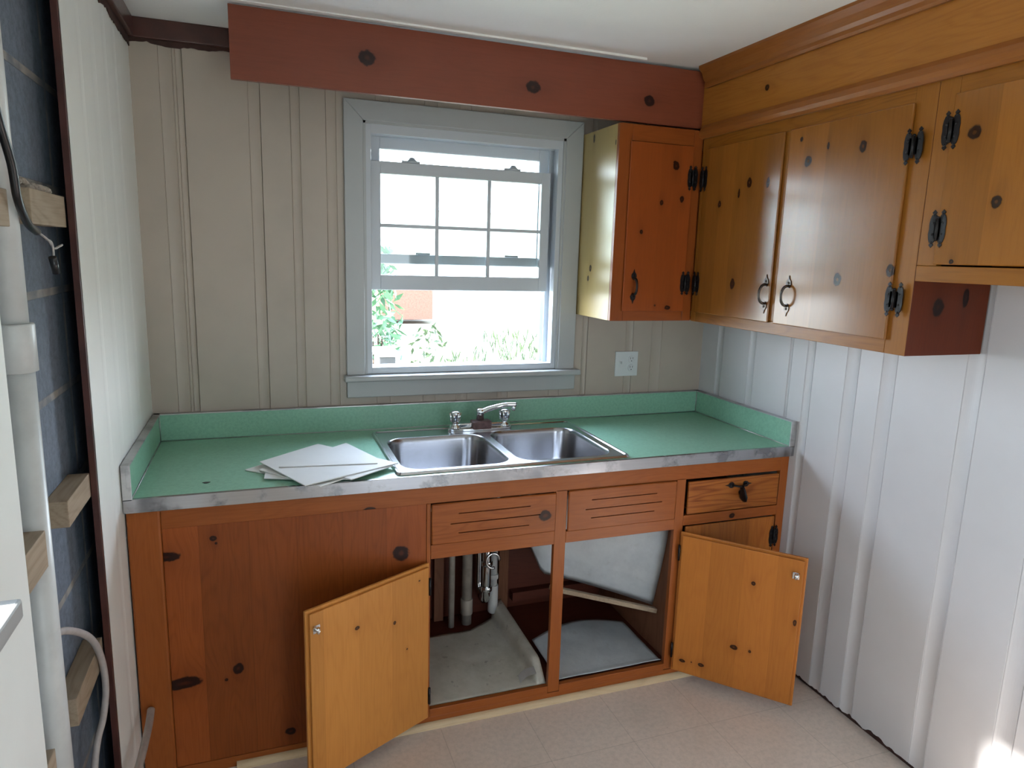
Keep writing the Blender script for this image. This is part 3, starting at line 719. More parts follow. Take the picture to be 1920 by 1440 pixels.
# ------------------------------------------------------------------ sink
og3 = (1.19, -0.35, H)
sk = thing('kitchen_sink', 'double bowl stainless steel sink set in the green countertop', 'sink', og3)
def rrect(x0, x1, y0, y1, r, n=8):
    pts = []
    for cx_, cy_, a0 in ((x1-r, y1-r, 0), (x0+r, y1-r, 90), (x0+r, y0+r, 180), (x1-r, y0+r, 270)):
        for k in range(n+1):
            a = math.radians(a0+90*k/n); pts.append((cx_+r*math.cos(a), cy_+r*math.sin(a)))
    return pts
BL = (0.800, 1.180, -0.592, -0.190); BR = (1.207, 1.572, -0.592, -0.170)
SX0, SX1, SY0, SY1 = 0.768, 1.613, -0.628, -0.078
ZD = H+0.0045
bm = bmesh.new(); edges = []
def loop(pts, z):
    vs = [bm.verts.new((x, y, z)) for x, y in pts]
    es = [bm.edges.new((vs[i], vs[(i+1) % len(vs)])) for i in range(len(vs))]
    return vs, es
vo, eo = loop(rrect(SX0+0.014, SX1-0.014, SY0+0.014, SY1-0.012, 0.016), ZD)
v1, e1 = loop(rrect(*BL, 0.070), ZD); v2, e2 = loop(rrect(*BR, 0.070), ZD)
bmesh.ops.triangle_fill(bm, use_beauty=True, edges=eo+e1+e2, normal=(0, 0, 1))
# outer clamp ring: raised bead and flat flange
prev = vo
for (dx, z) in ((0.010, ZD+0.003), (0.004, ZD+0.0035), (0.0, H+0.0008)):
    cur = [bm.verts.new((x, y, z)) for x, y in rrect(SX0+dx, SX1-dx, SY0+dx, SY1-dx*0.9, 0.016+(0.014-dx)*0.3)]
    for i in range(len(cur)): f = bm.faces.new((prev[i], prev[(i+1) % len(cur)], cur[(i+1) % len(cur)], cur[i])); f.smooth = False
    prev = cur
obj('deck', bm, M_steel, sk)
def bowl(x0, x1, y0, y1):
    bm = bmesh.new(); prev = None; rr = 0.070
    for (ins, z) in ((0.0, ZD), (0.002, ZD-0.001), (0.005, ZD-0.006), (0.008, ZD-0.02), (0.016, ZD-0.120), (0.024, ZD-0.150), (0.040, ZD-0.168), (0.065, ZD-0.175), (0.11, ZD-0.177)):
        cur = [bm.verts.new((x, y, z)) for x, y in rrect(x0+ins, x1-ins, y0+ins, y1-ins, max(rr-ins*0.35, 0.03))]
        if prev:
            for i in range(len(cur)): f = bm.faces.new((prev[i], prev[(i+1) % len(cur)], cur[(i+1) % len(cur)], cur[i])); f.smooth = True
        prev = cur
    bm.faces.new(prev)
    o_ = obj('bowl', bm, M_bowl, sk)
    bm = bmesh.new(); cx_, cy_ = (x0+x1)/2, (y0+y1)/2+0.02
    lathe(bm, (cx_, cy_, ZD-0.1765), (0, 0, 1), [(0.056, 0), (0.054, 0.003), (0.044, 0.003), (0.040, -0.004), (0.0, -0.006)], 24)
    obj('drain', bm, M_steel, o_)
bowl(*BL); bowl(*BR)

# faucet
fx, fy = 1.200, -0.125
og4 = (fx, fy, ZD)
fc = thing('faucet', 'chrome two handle faucet at the back of the sink, spout turned right', 'faucet', og4)
bm = bmesh.new()
pl = [(fx+0.135*math.cos(a)*(1 if abs(math.cos(a)) > 0.8 else 1), fy+0.028*math.sin(a), ZD) for a in [2*math.pi*k/32 for k in range(32)]]
prism(bm, pl, (0, 0, 1), 0.010, 0.002)
box(bm, (fx-0.095, fy-0.014, ZD+0.010), (fx-0.03, fy+0.014, ZD+0.030), 0.005); box(bm, (fx+0.03, fy-0.014, ZD+0.010), (fx+0.095, fy+0.014, ZD+0.028), 0.005)
obj('base', bm, M_chrome, fc)
bm = B(((fx-0.038, fy-0.030, ZD+0.004), (fx+0.042, fy+0.020, ZD+0.038)), bev=0.006)
obj('body', bm, M_rubber, fc, label='dark worn centre body')
bm = bmesh.new()
lathe(bm, (fx, fy, ZD+0.036), (0, 0, 1), [(0.016, 0), (0.015, 0.022), (0.018, 0.024), (0.018, 0.044), (0.012, 0.050)], 20)
pts = smooth_pts([(fx-0.002, fy, ZD+0.068), (fx+0.03, fy-0.006, ZD+0.083), (fx+0.075, fy-0.016, ZD+0.096), (fx+0.108, fy-0.020, ZD+0.101), (fx+0.145, fy-0.026, ZD+0.101)], 5)
n_ = len(pts); tube(bm, pts, [0.017-0.006*i/(n_-1) for i in range(n_)], 14, flat=0.75)
lathe(bm, (fx+0.134, fy-0.0245, ZD+0.098), (0, 0, -1), [(0.009, 0), (0.009, 0.012), (0.0075, 0.022)], 14)
obj('spout', bm, M_chrome, fc)
for s_ in (-1, 1):
    bm = bmesh.new(); hx = fx+s_*0.104
    lathe(bm, (hx, fy, ZD+0.008), (0, 0, 1), [(0.024, 0), (0.023, 0.010), (0.015, 0.014), (0.013, 0.022), (0.016, 0.030), (0.0175, 0.040), (0.018, 0.052), (0.0215, 0.060), (0.0205, 0.067), (0.012, 0.072), (0.002, 0.073)], 18)
    for k in range(6):
        a = 2*math.pi*k/6; tube(bm, [(hx+0.016*math.cos(a), fy+0.016*math.sin(a), ZD+0.038), (hx+0.021*math.cos(a), fy+0.021*math.sin(a), ZD+0.072)], 0.0045, 8)
    obj('handle', bm, M_chrome, fc)

# ------------------------------------------------------------------ loose tiles on the counter
def tile(poly, z, th, m, label, tilt=None):
    c = Vector((sum(p[0] for p in poly)/len(poly), sum(p[1] for p in poly)/len(poly), z))
    bm = bmesh.new(); dz = tilt or [0]*len(poly)
    prism(bm, [(p[0], p[1], z+dz[i]) for i, p in enumerate(poly)], (0, 0, 1), th, 0.0004)
    o_ = obj('tile_board', bm, m, org=c); return tag(o_, label, 'board', 'loose square boards stacked on the countertop')
tile([(0.315, -0.452), (0.455, -0.330), (0.640, -0.560), (0.520, -0.640)], H+0.0008, 0.0032, M_tile_e, 'lowest cream board of the stack, its corner pointing left across the green counter')
tile([(0.372, -0.568), (0.377, -0.480), (0.560, -0.420), (0.620, -0.640), (0.470, -0.600)], H+0.0046, 0.003, M_tile, 'small white board showing a blunt corner on the left under the big board')
tile([(0.357, -0.487), (0.560, -0.300), (0.760, -0.520), (0.528, -0.700)], H+0.0082, 0.003, M_tile_e, 'cream board whose front corner hangs out nearest the metal counter edge')
tile([(0.452, -0.430), (0.655, -0.246), (0.768, -0.560), (0.622, -0.668)], H+0.0118, 0.003, M_tile, 'white board pointing to the back, its far corner nearest the sink')
tile([(0.360, -0.423), (0.556, -0.249), (0.788, -0.548), (0.484, -0.700)], H+0.0154, 0.0032, M_tile, 'large white board on top of the stack of loose boards')
bm = bmesh.new(); a, b_ = Vector((0.418, -0.500, 0)), Vector((0.722, -0.538, 0)); q = Vector((0.012, 0.095, 0)).normalized()*0.008
prism(bm, [a+q+Vector((0, 0, H+0.0190)), a-q+Vector((0, 0, H+0.0190)), b_-q*0.6+Vector((0, 0, H+0.0190)), b_+q*0.6+Vector((0, 0, H+0.0190))], (0, 0, 1), 0.003, 0.0003)
tag(obj('board_offcut', bm, M_tile, org=(0.57, -0.52, H+0.019)), 'narrow white offcut strip lying on top of the board stack', 'strip')

# ------------------------------------------------------------------ valance board over the window
M_val = wood('valance_pine', RED, RED_D, 0, 2, (0, 0, 0), [(2.232, 0.735, 0.0235, 0.026), (2.203, 1.316, 0.0215, 0.026), (2.203, 1.787, 0.0195, 0.022)], grain=0.4, arch=0.15, rough=0.3, coat=0.35)
bm = bmesh.new()
prism(bm, [(0.3175, -0.300, 2.124), (XF-0.0005, -0.300, 2.122), (XF-0.0005, -0.300, 2.331), (0.3175, -0.300, 2.338)], (0, 1, 0), 0.019, 0.001)
og5 = (1.17, -0.29, 2.23)
M_val.node_tree  # world coordinates are used through org below
M_val = wood('valance_board_pine', (0.205, 0.052, 0.026), (0.13, 0.030, 0.014), 0, 2, og5, [(2.232, 0.735, 0.0235, 0.026), (2.203, 1.316, 0.0215, 0.026), (2.203, 1.787, 0.0195, 0.022)], grain=0.4, arch=0.15, rough=0.3, coat=0.35)
tag(obj('valance_board', bm, M_val, org=og5), 'long red-brown pine board with three dark knots above the window', 'board')

# soffit board and lower mould over the right wall cabinets
og6 = (XF, -1.8, 2.2)
sf = thing('soffit_board', 'golden pine fascia board running above the right wall cabinets', 'board', og6)
M_sof = wood('soffit_pine', (0.38, 0.145, 0.026), (0.25, 0.080, 0.012), 1, 2, og6, [(2.201, -0.667, 0.010, 0.011)], grain=0.5, arch=0.45, shift=0.4)
obj('fascia', B(((XF, -3.4, 2.126), (XF+0.019, -0.2803, CEIL-0.001)), bev=0.001), M_sof, sf)
bm = bmesh.new()
cs = [(XF+0.0, 2.080), (XF-0.012, 2.080), (XF-0.020, 2.088), (XF-0.024, 2.100), (XF-0.018, 2.118), (XF-0.008, 2.132), (XF, 2.134)]
prism(bm, [(x, -0.3195, z) for x, z in cs], (0, -1, 0), 3.08)
obj('moulding', bm, M_crown, sf)

# ------------------------------------------------------------------ wall cabinets
# small one on the back wall
og7 = (1.84, -0.16, 1.374)
c1 = thing('wall_cabinet', 'narrow pine wall cabinet between the window and the corner', 'cabinet', og7, 'pine wall cabinets')
ZT = 2.112
side = wood('cabinet_side_pale_pine', (0.43, 0.315, 0.125), (0.33, 0.21, 0.07), 2, 1, og7, [(-0.127, 1.572, 0.010, 0.013), (-0.109, 1.530, 0.009, 0.012), (-0.105, 2.085, 0.008, 0.018), (-0.291, 2.045, 0.004, 0.010)], grain=0.35, arch=0.15, rough=0.26, coat=0.4)
f1v = wood('corner_frame_pine', (0.235, 0.058, 0.011), ORNG_D, 2, 0, og7, grain=0.4, arch=0.2)
f1h = wood('corner_rail_pine', (0.235, 0.058, 0.011), ORNG_D, 0, 2, og7, grain=0.5, arch=0.4)
d1m = wood('corner_door_pine', (0.235, 0.052, 0.009), ORNG_D, 2, 0, og7, [(1.906, 1.972, 0.013, 0.016), (1.900, 1.985, 0.007, 0.006), (1.942, 1.849, 0.0095, 0.012), (1.852, 1.832, 0.0075, 0.010), (1.771, 1.718, 0.0065, 0.008), (1.909, 1.4275, 0.013, 0.0085), (1.852, 1.436, 0.004, 0.004)], board=0.09, bvar=0.12, grain=0.4, arch=0.25)
obj('side_panel', B(((1.660, -0.300, 1.374), (1.674, -0.002, ZT)), bev=0.001), side, c1, label='pale yellow side panel')
obj('carcass', B(((1.6745, -0.298, 1.376), (2.04, -0.282, 1.39)), ((1.6745, -0.298, 1.376), (2.318, -0.003, 1.39)), ((1.6745, -0.02, 1.39), (2.318, -0.003, 2.10)), ((1.6745, -0.298, 2.09), (2.318, -0.003, 2.104))), f1h, c1)
obj('stile', B(((1.660, -0.319, 1.374), (1.714, -0.300, ZT)), bev=0.0015), f1v, c1)
obj('stile', B(((1.986, -0.319, 1.374), (2.0265, -0.300, ZT)), bev=0.0015), f1v, c1)
obj('rail', B(((1.7145, -0.319, 1.374), (1.9855, -0.300, 1.418)), bev=0.0015), f1h, c1)
obj('rail', B(((1.7145, -0.319, 2.052), (1.9855, -0.300, ZT)), bev=0.0015), f1h, c1)
dd = obj('door', B(((1.706, -0.328, 1.412), (1.984, -0.3195, 2.050)), bev=0.003), d1m, c1)
obj('hinge', hinge_bm((1.984, -0.327, 1.931), (1, 0, 0), (0, -1, 0), gap=0.0115), M_iron, dd)
obj('hinge', hinge_bm((1.984, -0.327, 1.525), (1, 0, 0), (0, -1, 0), gap=0.0115), M_iron, dd)
obj('handle', pull_bm((1.750, -0.328, 1.509), (0, 0, 1), (0, -1, 0)), M_iron, dd)

# two door unit on the right wall
og8 = (2.17, -0.85, 1.374)
c2 = thing('wall_cabinet', 'two door golden pine wall cabinet on the right wall, reflecting the window', 'cabinet', og8, 'pine wall cabinets')
f2v = wood('gold_frame_pine', GOLD, GOLD_D, 2, 1, og8, grain=0.4, arch=0.25)
f2h = wood('gold_rail_pine', GOLD, GOLD_D, 1, 2, og8, grain=0.6, arch=0.6)
YE = -1.334; YN = -0.320
obj('carcass', B(((XF+0.020, YE+0.016, 1.376), (WX-0.003, YN, 1.39)), ((WX-0.012, YE+0.016, 1.39), (WX-0.003, YN, 2.10)), ((XF+0.020, YE+0.016, 2.09), (WX-0.003, YN, 2.104))), f2h, c2)
endm = wood('end_panel_dark_pine', (0.100, 0.017, 0.003), (0.06, 0.009, 0.002), 2, 0, og8, [(2.128, 1.507, 0.020, 0.024), (2.228, 1.532, 0.011, 0.026)], grain=0.5, arch=0.3, rough=0.3)
obj('end_panel', B(((XF+0.0005, YE, 1.374), (WX-0.003, YE+0.0155, ZT)), bev=0.001), endm, c2, label='dark red-brown end panel with two knots')
def ybox(y0, y1, z0, z1, bev=0.0015, x0=XF, x1=XF+0.019): return B(((x0, y0, z0), (x1, y1, z1)), bev=bev)
obj('stile', ybox(YN-0.0005, -0.3545, 1.374, ZT), f2v, c2)
obj('stile', ybox(-0.779, -0.812, 1.418, 2.040), f2v, c2)
obj('stile', ybox(-1.2665, YE+0.0005, 1.374, ZT), f2v, c2)
obj('rail', ybox(-0.355, -1.266, 1.374, 1.4175), f2h, c2)
obj('rail', ybox(-0.355, -1.266, 2.0405, ZT), f2h, c2)
k1 = [(-0.630, 1.891, 0.0125, 0.017), (-0.728, 1.883, 0.0085, 0.017), (-0.467, 1.826, 0.0095, 0.0125), (-0.583, 1.535, 0.0125, 0.018), (-0.577, 1.858, 0.006, 0.016)]
k2 = [(-0.906, 1.932, 0.014, 0.0165), (-1.118, 1.950, 0.0125, 0.017), (-0.985, 1.968, 0.005, 0.011), (-1.078, 1.571, 0.015, 0.018), (-1.262, 1.603, 0.0125, 0.0165), (-0.868, 2.004, 0.007, 0.007)]
d2a = wood('gold_door_left_pine', GOLD, GOLD_D, 2, 1, og8, k1, board=0.083, bvar=0.20, shift=0.03, grain=0.35, arch=0.25, rough=0.17, coat=0.62)
d2b = wood('gold_door_right_pine', GOLD, GOLD_D, 2, 1, og8, k2, board=0.097, bvar=0.20, shift=0.055, grain=0.35, arch=0.25, rough=0.17, coat=0.62)
da = obj('door', ybox(-0.351, -0.787, 1.412, 2.040, 0.003, XF-0.0100, XF-0.0004), d2a, c2)
db = obj('door', ybox(-0.815, -1.272, 1.412, 2.040, 0.003, XF-0.0100, XF-0.0004), d2b, c2)
for z in (1.928, 1.525):
    obj('hinge', hinge_bm((XF-0.0095, -0.353, z), (0, 1, 0), (-1, 0, 0), gap=0.0125), M_iron, da)
    obj('hinge', hinge_bm((XF-0.0095, -1.286, z), (0, 1, 0), (-1, 0, 0), gap=0.0175), M_iron, db)
obj('handle', pull_bm((XF-0.010, -0.768, 1.509), (0, 0, 1), (-1, 0, 0)), M_iron_g, da)
obj('handle', pull_bm((XF-0.010, -0.877, 1.509), (0, 0, 1), (-1, 0, 0)), M_iron_g, db)

# shorter unit further along
og9 = (2.17, -1.9, 1.577)
c3 = thing('wall_cabinet', 'short golden pine wall cabinet hung higher at the right edge', 'cabinet', og9, 'pine wall cabinets')
f3v = wood('short_frame_pine', GOLD, GOLD_D, 2, 1, og9, grain=0.4, arch=0.25, shift=0.9)
f3h = wood('short_rail_pine', GOLD, GOLD_D, 1, 2, og9, grain=0.5, arch=0.4, shift=0.9)
obj('carcass', B(((XF+0.020, -2.48, 1.578), (WX-0.003, YE-0.001, 1.592)), ((WX-0.012, -2.48, 1.592), (WX-0.003, YE-0.001, 2.10)), ((XF+0.020, -2.48, 2.09), (WX-0.003, YE-0.001, 2.104)), ((XF+0.020, -2.495, 1.578), (WX-0.003, -2.48, 2.10))), f3h, c3)
obj('stile', ybox(YE-0.0005, -1.392, 1.6185, ZT), f3v, c3)
obj('stile', ybox(-2.44, -2.495, 1.6185, ZT), f3v, c3)
obj('rail', ybox(YE-0.0005, -2.495, 1.577, 1.618), f3h, c3)
obj('rail', ybox(-1.3925, -2.4395, 2.0405, ZT), f3h, c3)
k3 = [(-1.453, 1.938, 0.0165, 0.0165), (-1.533, 1.770, 0.0125, 0.0155), (-1.440, 1.630, 0.006, 0.006), (-1.62, 1.88, 0.006, 0.02), (-1.75, 1.7, 0.012, 0.015)]
d3 = wood('short_door_pine', GOLD, GOLD_D, 2, 1, og9, k3, board=0.135, bvar=0.18, shift=0.02, grain=0.35, arch=0.25, rough=0.17, coat=0.62)
dc = obj('door', ybox(-1.388, -1.905, 1.622, 2.040, 0.003, XF-0.0100, XF-0.0004), d3, c3)
dd3 = obj('door', ybox(-1.925, -2.442, 1.622, 2.040, 0.003, XF-0.0100, XF-0.0004), d3, c3)
for z in (1.953, 1.712): obj('hinge', hinge_bm((XF-0.0095, -1.3895, z), (0, 1, 0), (-1, 0, 0), gap=0.0125), M_iron, dc)

# ------------------------------------------------------------------ inside the sink base
def sheet(fn, nu, nv, th, m, name, org, label, cat):
    bm = bmesh.new()
    for s_ in (0, 1):
        g = [[bm.verts.new(Vector(fn(i/nu, j/nv))+Vector((0, 0, -th*s_))) for j in range(nv+1)] for i in range(nu+1)]
        for i in range(nu):
            for j in range(nv):
                f = bm.faces.new((g[i][j], g[i+1][j], g[i+1][j+1], g[i][j+1])); f.smooth = True
        if s_ == 0: g0 = g
    ring0 = [g0[i][0] for i in range(nu+1)]+[g0[nu][j] for j in range(1, nv+1)]+[g0[i][nv] for i in range(nu-1, -1, -1)]+[g0[0][j] for j in range(nv-1, 0, -1)]
    ring1 = [g[i][0] for i in range(nu+1)]+[g[nu][j] for j in range(1, nv+1)]+[g[i][nv] for i in range(nu-1, -1, -1)]+[g[0][j] for j in range(nv-1, 0, -1)]
    for i in range(len(ring0)): k = (i+1) % len(ring0); bm.faces.new((ring0[i], ring0[k], ring1[k], ring1[i]))
    return tag(obj(name, bm, m, org=org), label, cat)
def linerA(u, v):
    # u across (0 left .. 1 right, last part turned up as a fold), v front to back
    y = -0.604+v*0.434 + (0.28*max(0, (u-0.60))*v*1.0)
    w = mnoise.noise(Vector((u*4, v*4, 1)))*0.003
    if u < 0.85: x = 0.884+u/0.85*(0.405-0.012*v); z = 0.0605+abs(w)
    else:
        t = (u-0.85)/0.15; k = 1 if v > 0.14 else v/0.14
        x = 1.289-0.012*v+(0.012*t/0.45 if t < 0.45 else 0.012+0.044*(t-0.45)/0.55)*(1-0.35*(1-v)); z = 0.0605+abs(w)+k*(0.055*t/0.45 if t < 0.45 else 0.055+0.010*(t-0.45))
    return (x, y, z)
sheet(linerA, 40, 30, 0.0015, M_liner, 'shelf_liner', (1.1, -0.4, 0.06), 'stained off-white vinyl liner in the left bay, folded up on its right', 'liner')
bm = bmesh.new(); pts = [Vector((1.225+0.012*i, -0.603+0.004*math.sin(i), 0.079+0.011*i-0.0010*i*i)) for i in range(6)]
for i in range(5):
    a, b_ = pts[i], pts[i+1]; dy = Vector((0.012, 0.055, -0.006))
    bm.faces.new([bm.verts.new(p) for p in (a, b_, b_+dy, a+dy)])
bmesh.ops.solidify(bm, geom=bm.faces[:], thickness=0.001)
tag(obj('liner_scrap', bm, M_tile, org=(1.25, -0.58, 0.075)), 'curled torn liner scrap at the front of the left bay', 'scrap')
def linerB(u, v):
    x = 1.375+u*0.440; y = -0.607+v*(0.27+0.08*math.sin(u*2.6)); w = mnoise.noise(Vector((u*3, v*3, 7)))*0.004
    return (x, y, 0.062+abs(w)+0.022*v*(1-u)*0.6+0.012*math.sin(u*3.1)*v+(0.006 if v < 0.05 else 0))
sheet(linerB, 30, 20, 0.0015, M_sheet, 'shelf_liner', (1.6, -0.45, 0.062), 'smooth grey-white vinyl liner lying in the right bay', 'liner')
# big curled sheet leaning across the right bay, one corner reaching into the left bay
def curl(u, v):
    x = 1.300+u*0.538; zb_ = 0.385-0.150*u if u > 0.22 else 0.345+0.28*(0.22-u)/0.22
    zb_ = min(zb_, 0.60)
    z = zb_+v*(0.70-zb_)
    y = -0.300-0.19*u-0.10*math.sin(v*1.6)*(1-0.5*u)+0.04*math.sin(u*3.0+v)
    return (x, y, z)
sheet(curl, 30, 16, 0.002, M_sheet, 'curled_sheet', (1.6, -0.4, 0.4), 'large bluish white curled sheet hanging inside the right bay', 'sheet')
bm = bmesh.new(); a, b_ = Vector((1.400, -0.440, 0.350)), Vector((1.825, -0.530, 0.236))
d_ = (b_-a).normalized(); s1 = Vector((0, -1, 0.0))*0.010; s2 = Vector((0.2, 0, 1)).normalized()*0.009
prism(bm, [a-s1-s2, a+s1-s2, a+s1+s2, a-s1+s2], d_, (b_-a).length, 0.001)
tag(obj('wood_lath', bm, M_strip, org=(1.6, -0.47, 0.30)), 'pale wooden lath slanting under the curled sheet', 'lath')

# pipes
def pipe(name, pts, r, m, label, collars=(), cat='pipe', group=None, seg=18):
    p0 = Vector(pts[0]); o_ = None
    th = thing(name, label, cat, pts[0], group)
    bm = bmesh.new(); tube(bm, pts, r, seg); obj('tube', bm, m, th)
    for (c, ax, rr, ln) in collars:
        bm = bmesh.new(); lathe(bm, c, ax, [(rr, 0), (rr*1.06, 0.003), (rr*1.06, ln-0.003), (rr, ln)], seg); obj('collar', bm, m, th)
    return th
pipe('drain_pipe', [(1.165, -0.10, 0.055), (1.165, -0.10, 0.50), (1.150, -0.13, 0.60), (1.12, -0.25, 0.68)], 0.022, M_pvcg, 'grubby white drain pipe under the sink, left of the chrome trap', [((1.165, -0.10, 0.10), (0, 0, 1), 0.0245, 0.07)])
pipe('drain_pipe', [(1.283, -0.10, 0.088), (1.283, -0.10, 0.72)], 0.0165, M_pvc, 'narrow white pipe with a collar right of the chrome trap', [((1.283, -0.10, 0.245), (0, 0, 1), 0.020, 0.022), ((1.283, -0.10, 0.092), (0, 0, 1), 0.0205, 0.125)])
pipe('wood_stub_pipe', [(1.095, -0.11, 0.055), (1.095, -0.11, 0.60)], 0.013, M_pvcg, 'thin dull pipe furthest left under the sink')
pts = [(1.232, -0.16, 0.62), (1.232, -0.16, 0.35)]+[(1.232+0.0, -0.16+0.055*(1-math.cos(t)), 0.22-0.055*math.sin(t)) for t in [math.pi*k/8 for k in range(9)]]+[(1.232, -0.05, 0.30), (1.232, -0.048, 0.36), (1.232, -0.048, 0.45)]
pipe('drain_trap', pts, 0.018, M_chrome, 'curved chrome drain trap between two white pipes', [((1.232, -0.16, 0.225), (0, 0, 1), 0.023, 0.022), ((1.232, -0.16, 0.34), (0, 0, 1), 0.023, 0.02)], 'trap')
bm = bmesh.new(); bm2 = [Vector((1.245+0.028*math.cos(t), -0.20, 0.375+0.032*math.sin(t))) for t in [2*math.pi*k/24 for k in range(20)]]
tube(bm, bm2, 0.006, 10)
tag(obj('supply_tube', bm, M_chrome, org=(1.245, -0.20, 0.375)), 'looped chrome supply tube high under the sink', 'tube')
for o_ in bpy.data.objects:
    if o_.name == 'wood_stub_pipe': o_.name = 'supply_pipe'

# ------------------------------------------------------------------ exposed block wall: furring strips, pipe, cables
def strip(y0, y1, z0, z1, x1, label):
    bm = B(((-0.0595, y0, z0), (x1, y1, z1)), bev=0.0015)
    tag(obj('furring_strip', bm, M_strip, org=(-0.04, (y0+y1)/2, z0)), label, 'strip', 'furring strips on the block wall')
strip(-1.165, -0.915, 1.645, 1.711, -0.018, 'upper furring strip beside the panelling, with mortar smeared on it')
strip(-1.115, -0.915, 1.020, 1.078, -0.015, 'middle furring strip between the white pipe and the panelling')
strip(-1.170, -0.915, 0.590, 0.655, -0.018, 'lowest furring strip between the white pipe and the panelling, behind the grey cable')
strip(-1.449, -1.345, 1.635, 1.695, -0.004, 'short upper strip end left of the white pipe, crossed by the black cable')
strip(-1.449, -1.335, 1.030, 1.100, 0.0, 'short middle strip end jutting over the left side of the white pipe')
strip(-1.449, -1.400, 0.645, 0.705, 0.0, 'short low strip end at the bottom of the photo beside the white pipe')
bm = bmesh.new()
for i in range(14):
    y = -1.13+0.012*i+random.uniform(-.004, .004); bmesh.ops.create_icosphere(bm, subdivisions=2, radius=random.uniform(0.006, 0.013), matrix=Matrix.Translation((-0.052+random.uniform(0, 0.02), y, 1.716+random.uniform(-0.004, 0.010))))
tag(obj('mortar_smear', bm, paint('mortar_crumbs', (0.42, 0.36, 0.30), 0.9, 0.15, 60, 0.4), org=(-0.04, -1.06, 1.716)), 'lumpy dried mortar smear on top of the upper furring strip', 'mortar')
th = thing('vent_pipe', 'tall white plastic pipe standing against the dark block wall', 'pipe', (-0.029, -1.303, 0.0))
bm = bmesh.new(); tube(bm, [(-0.029, -1.303, 0.0), (-0.029, -1.303, 1.42)], 0.0285, 28); tube(bm, [(-0.029, -1.303, 1.42), (-0.029, -1.303, CEIL)], 0.0265, 28); obj('tube', bm, M_pvc, th)
bm = bmesh.new(); lathe(bm, (-0.029, -1.303, 1.385), (0, 0, 1), [(0.0290, 0), (0.0345, 0.002), (0.0345, 0.083), (0.033, 0.086), (0.0265, 0.086)], 28); obj('coupling', bm, M_pvc, th)

bm = bmesh.new(); tube(bm, smooth_pts([(-0.045, -1.25, 0.835), (-0.030, -1.17, 0.815), (-0.012, -1.059, 0.735), (-0.008, -0.985, 0.640), (-0.010, -0.955, 0.540), (-0.014, -0.985, 0.480), (-0.022, -1.03, 0.44), (-0.03, -1.05, 0.34), (-0.035, -1.04, 0.12)], 6), 0.0078, 12)
tag(obj('grey_cable', bm, M_cable, org=(-0.03, -1.08, 0.5)), 'grey sheathed cable looping out over the block wall near the floor', 'cable')
bc2 = thing('black_cable', 'black cable hanging in front of the white pipe, ending in bent bare wires', 'cable', (0.02, -1.35, 1.70))
bm = bmesh.new(); tube(bm, smooth_pts([(0.012, -1.46, 1.90), (0.014, -1.42, 1.80), (0.014, -1.375, 1.735), (0.010, -1.345, 1.68), (0.004, -1.28, 1.643), (-0.002, -1.205, 1.630)], 6), 0.0068, 12); obj('sheath', bm, M_black, bc2)
bm = bmesh.new(); tube(bm, smooth_pts([(-0.002, -1.205, 1.630), (-0.004, -1.13, 1.616), (-0.005, -1.09, 1.600), (-0.005, -1.055, 1.603), (-0.005, -1.025, 1.607)], 6), 0.0022, 8); obj('wire', bm, M_cable, bc2)
bm = bmesh.new(); tube(bm, smooth_pts([(-0.004, -1.14, 1.617), (-0.003, -1.112, 1.612), (-0.002, -1.108, 1.595), (-0.002, -1.112, 1.578)], 6), 0.0022, 8); obj('wire', bm, M_cable, bc2)
bm = bmesh.new(); tube(bm, [(-0.002, -1.118, 1.583), (-0.001, -1.104, 1.552)], [0.0075, 0.0072], 12); obj('wire_nut', bm, M_black, bc2)
bm = bmesh.new(); tube(bm, smooth_pts([(0.034, -0.6515, 0.262), (0.037, -0.72, 0.258), (0.038, -0.86, 0.262), (0.032, -1.02, 0.262), (0.028, -1.14, 0.235), (0.024, -1.20, 0.12), (0.022, -1.22, 0.011)], 6), 0.0105, 12)
tag(obj('gas_tube', bm, M_copper, org=(0.03, -0.9, 0.2)), 'dull metal tube poking out of the left end of the base cabinet', 'tube')

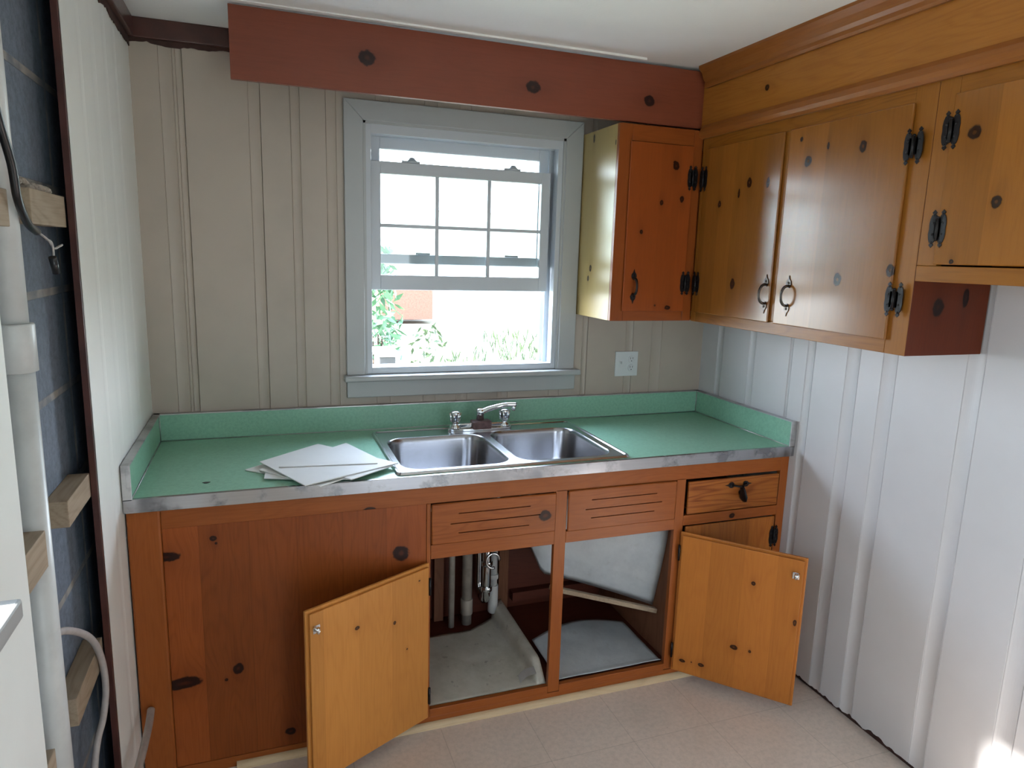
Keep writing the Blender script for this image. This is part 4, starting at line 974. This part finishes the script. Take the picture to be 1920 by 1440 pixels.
# ------------------------------------------------------------------ outside, seen through the window
M_lawn = paint('lawn', (0.33, 0.35, 0.27), 0.9, 0.2, 0.8, dark=(0.40, 0.38, 0.31))
obj('ground', B(((-30, -25, -0.75), (40, 60, -0.6))), M_lawn, kind='structure')
def foliage_mat(n_, c1, c2):
    m, nt, b = mat(n_); t = N(nt, 'TexCoord'); a = NOISE(nt, t.outputs['Object'], 3, 3)
    L(nt, MIX(nt, a, c1, c2), b.inputs['Base Color']); b.inputs['Roughness'].default_value = 0.6; return m
M_leaf = foliage_mat('leaf_green', (0.05, 0.13, 0.07), (0.12, 0.24, 0.12)); M_leaf2 = foliage_mat('leaf_yellow_green', (0.025, 0.05, 0.02), (0.09, 0.13, 0.06))
M_bark = paint('bark', (0.12, 0.08, 0.06), 0.9, 0.2, 10)
def shrub(loc, r, h, n, leaf, m, label, name='garden_shrub', group='garden plants outside the window', blade=False):
    t = thing(name, label, 'plant', loc, group)
    bm = bmesh.new(); rnd = random.Random(int(loc[0]*100))
    for i in range(n):
        a = rnd.uniform(0, 2*math.pi); rr = r*math.sqrt(rnd.random())
        z = h*rnd.uniform(0.15, 1.0)
        k = math.sqrt(max(0.05, 1-((z/h-0.5)*1.7)**2)); c = Vector((loc[0]+rr*k*math.cos(a), loc[1]+rr*k*math.sin(a), loc[2]+z))
        d1 = Vector((rnd.uniform(-1, 1), rnd.uniform(-1, 1), rnd.uniform(-.5, 1.2) if not blade else 2.2)).normalized()*leaf*rnd.uniform(.6, 1.3)
        d2 = d1.cross(Vector((rnd.uniform(-1, 1), rnd.uniform(-1, 1), rnd.uniform(-1, 1)))).normalized()*leaf*(0.32 if not blade else 0.10)
        bm.faces.new([bm.verts.new(p) for p in (c-d1, c+d2, c+d1, c-d2)])
    obj('foliage', bm, m, t)
    bm = bmesh.new()
    for k in range(5): tube(bm, [(loc[0], loc[1], loc[2]), (loc[0]+r*0.3*math.cos(k*1.3), loc[1]+r*0.3*math.sin(k*1.3), loc[2]+h*0.6)], [0.03, 0.01], 6)
    obj('stem', bm, M_bark, t)
shrub((1.53, 4.6, -0.6), 0.27, 2.25, 620, 0.085, M_leaf, 'dark green bush at the left of the view outside the window')
shrub((2.28, 5.4, -0.6), 0.30, 1.35, 260, 0.06, M_leaf2, 'pale spindly bush outside the window, in front of the brick house')
shrub((3.05, 4.5, -0.6), 0.62, 1.38, 650, 0.09, M_leaf2, 'yellow-green arching plant outside, low at the right of the window', blade=True)
shrub((1.98, 2.9, -0.6), 0.30, 1.38, 330, 0.08, M_leaf2, 'grassy pale plant outside, low in the middle of the window', blade=True)
M_brick = paint('red_brick', (0.42, 0.13, 0.10), 0.9, 0.12, 20); M_pale = paint('pale_siding', (0.75, 0.74, 0.72), 0.8, 0.02, 2); M_roof = paint('pale_roof', (0.45, 0.44, 0.45), 0.9, 0.1, 3)
hs = thing('neighbour_house', 'distant pale house with a red brick bay seen through the window', 'house', (8.0, 20.0, -0.6))
obj('wall', B(((3.0, 20, -0.6), (16, 26, 3.0))), M_pale, hs)
obj('brick_bay', B(((3.95, 19.0, -0.45), (5.55, 19.99, 0.50))), M_brick, hs)
bm = bmesh.new(); prism(bm, [(2.8, 19.6, 3.0), (2.8, 26.4, 3.0), (2.8, 23, 4.8)], (1, 0, 0), 13.6); obj('roof', bm, M_roof, hs)
fn = thing('garden_fence', 'low white fence across the garden outside the window', 'fence', (3.2, 9.0, -0.6))
bm = B(((1.0, 9.0, 0.20), (7.0, 9.04, 0.26)), ((1.0, 9.0, -0.25), (7.0, 9.04, -0.19))); obj('rail', bm, M_pale, fn)
for k in range(7): obj('post', B(((1.0+k, 8.98, -0.6), (1.08+k, 9.06, 0.34))), M_pale, fn)
bn = thing('storage_box', 'small dark box standing outside at the lower left of the window', 'box', (1.47, 3.2, -0.6))
obj('body', B(((1.31, 3.1, -0.6), (1.45, 3.4, 0.74)), bev=0.01), paint('bin_grey', (0.06, 0.06, 0.065), 0.6, 0.1, 8), bn)
obj('lid', B(((1.29, 3.08, 0.74), (1.47, 3.42, 0.79)), bev=0.01), M_pale, bn)

for o_ in bpy.data.objects:
    if '_org' in o_: del o_['_org']
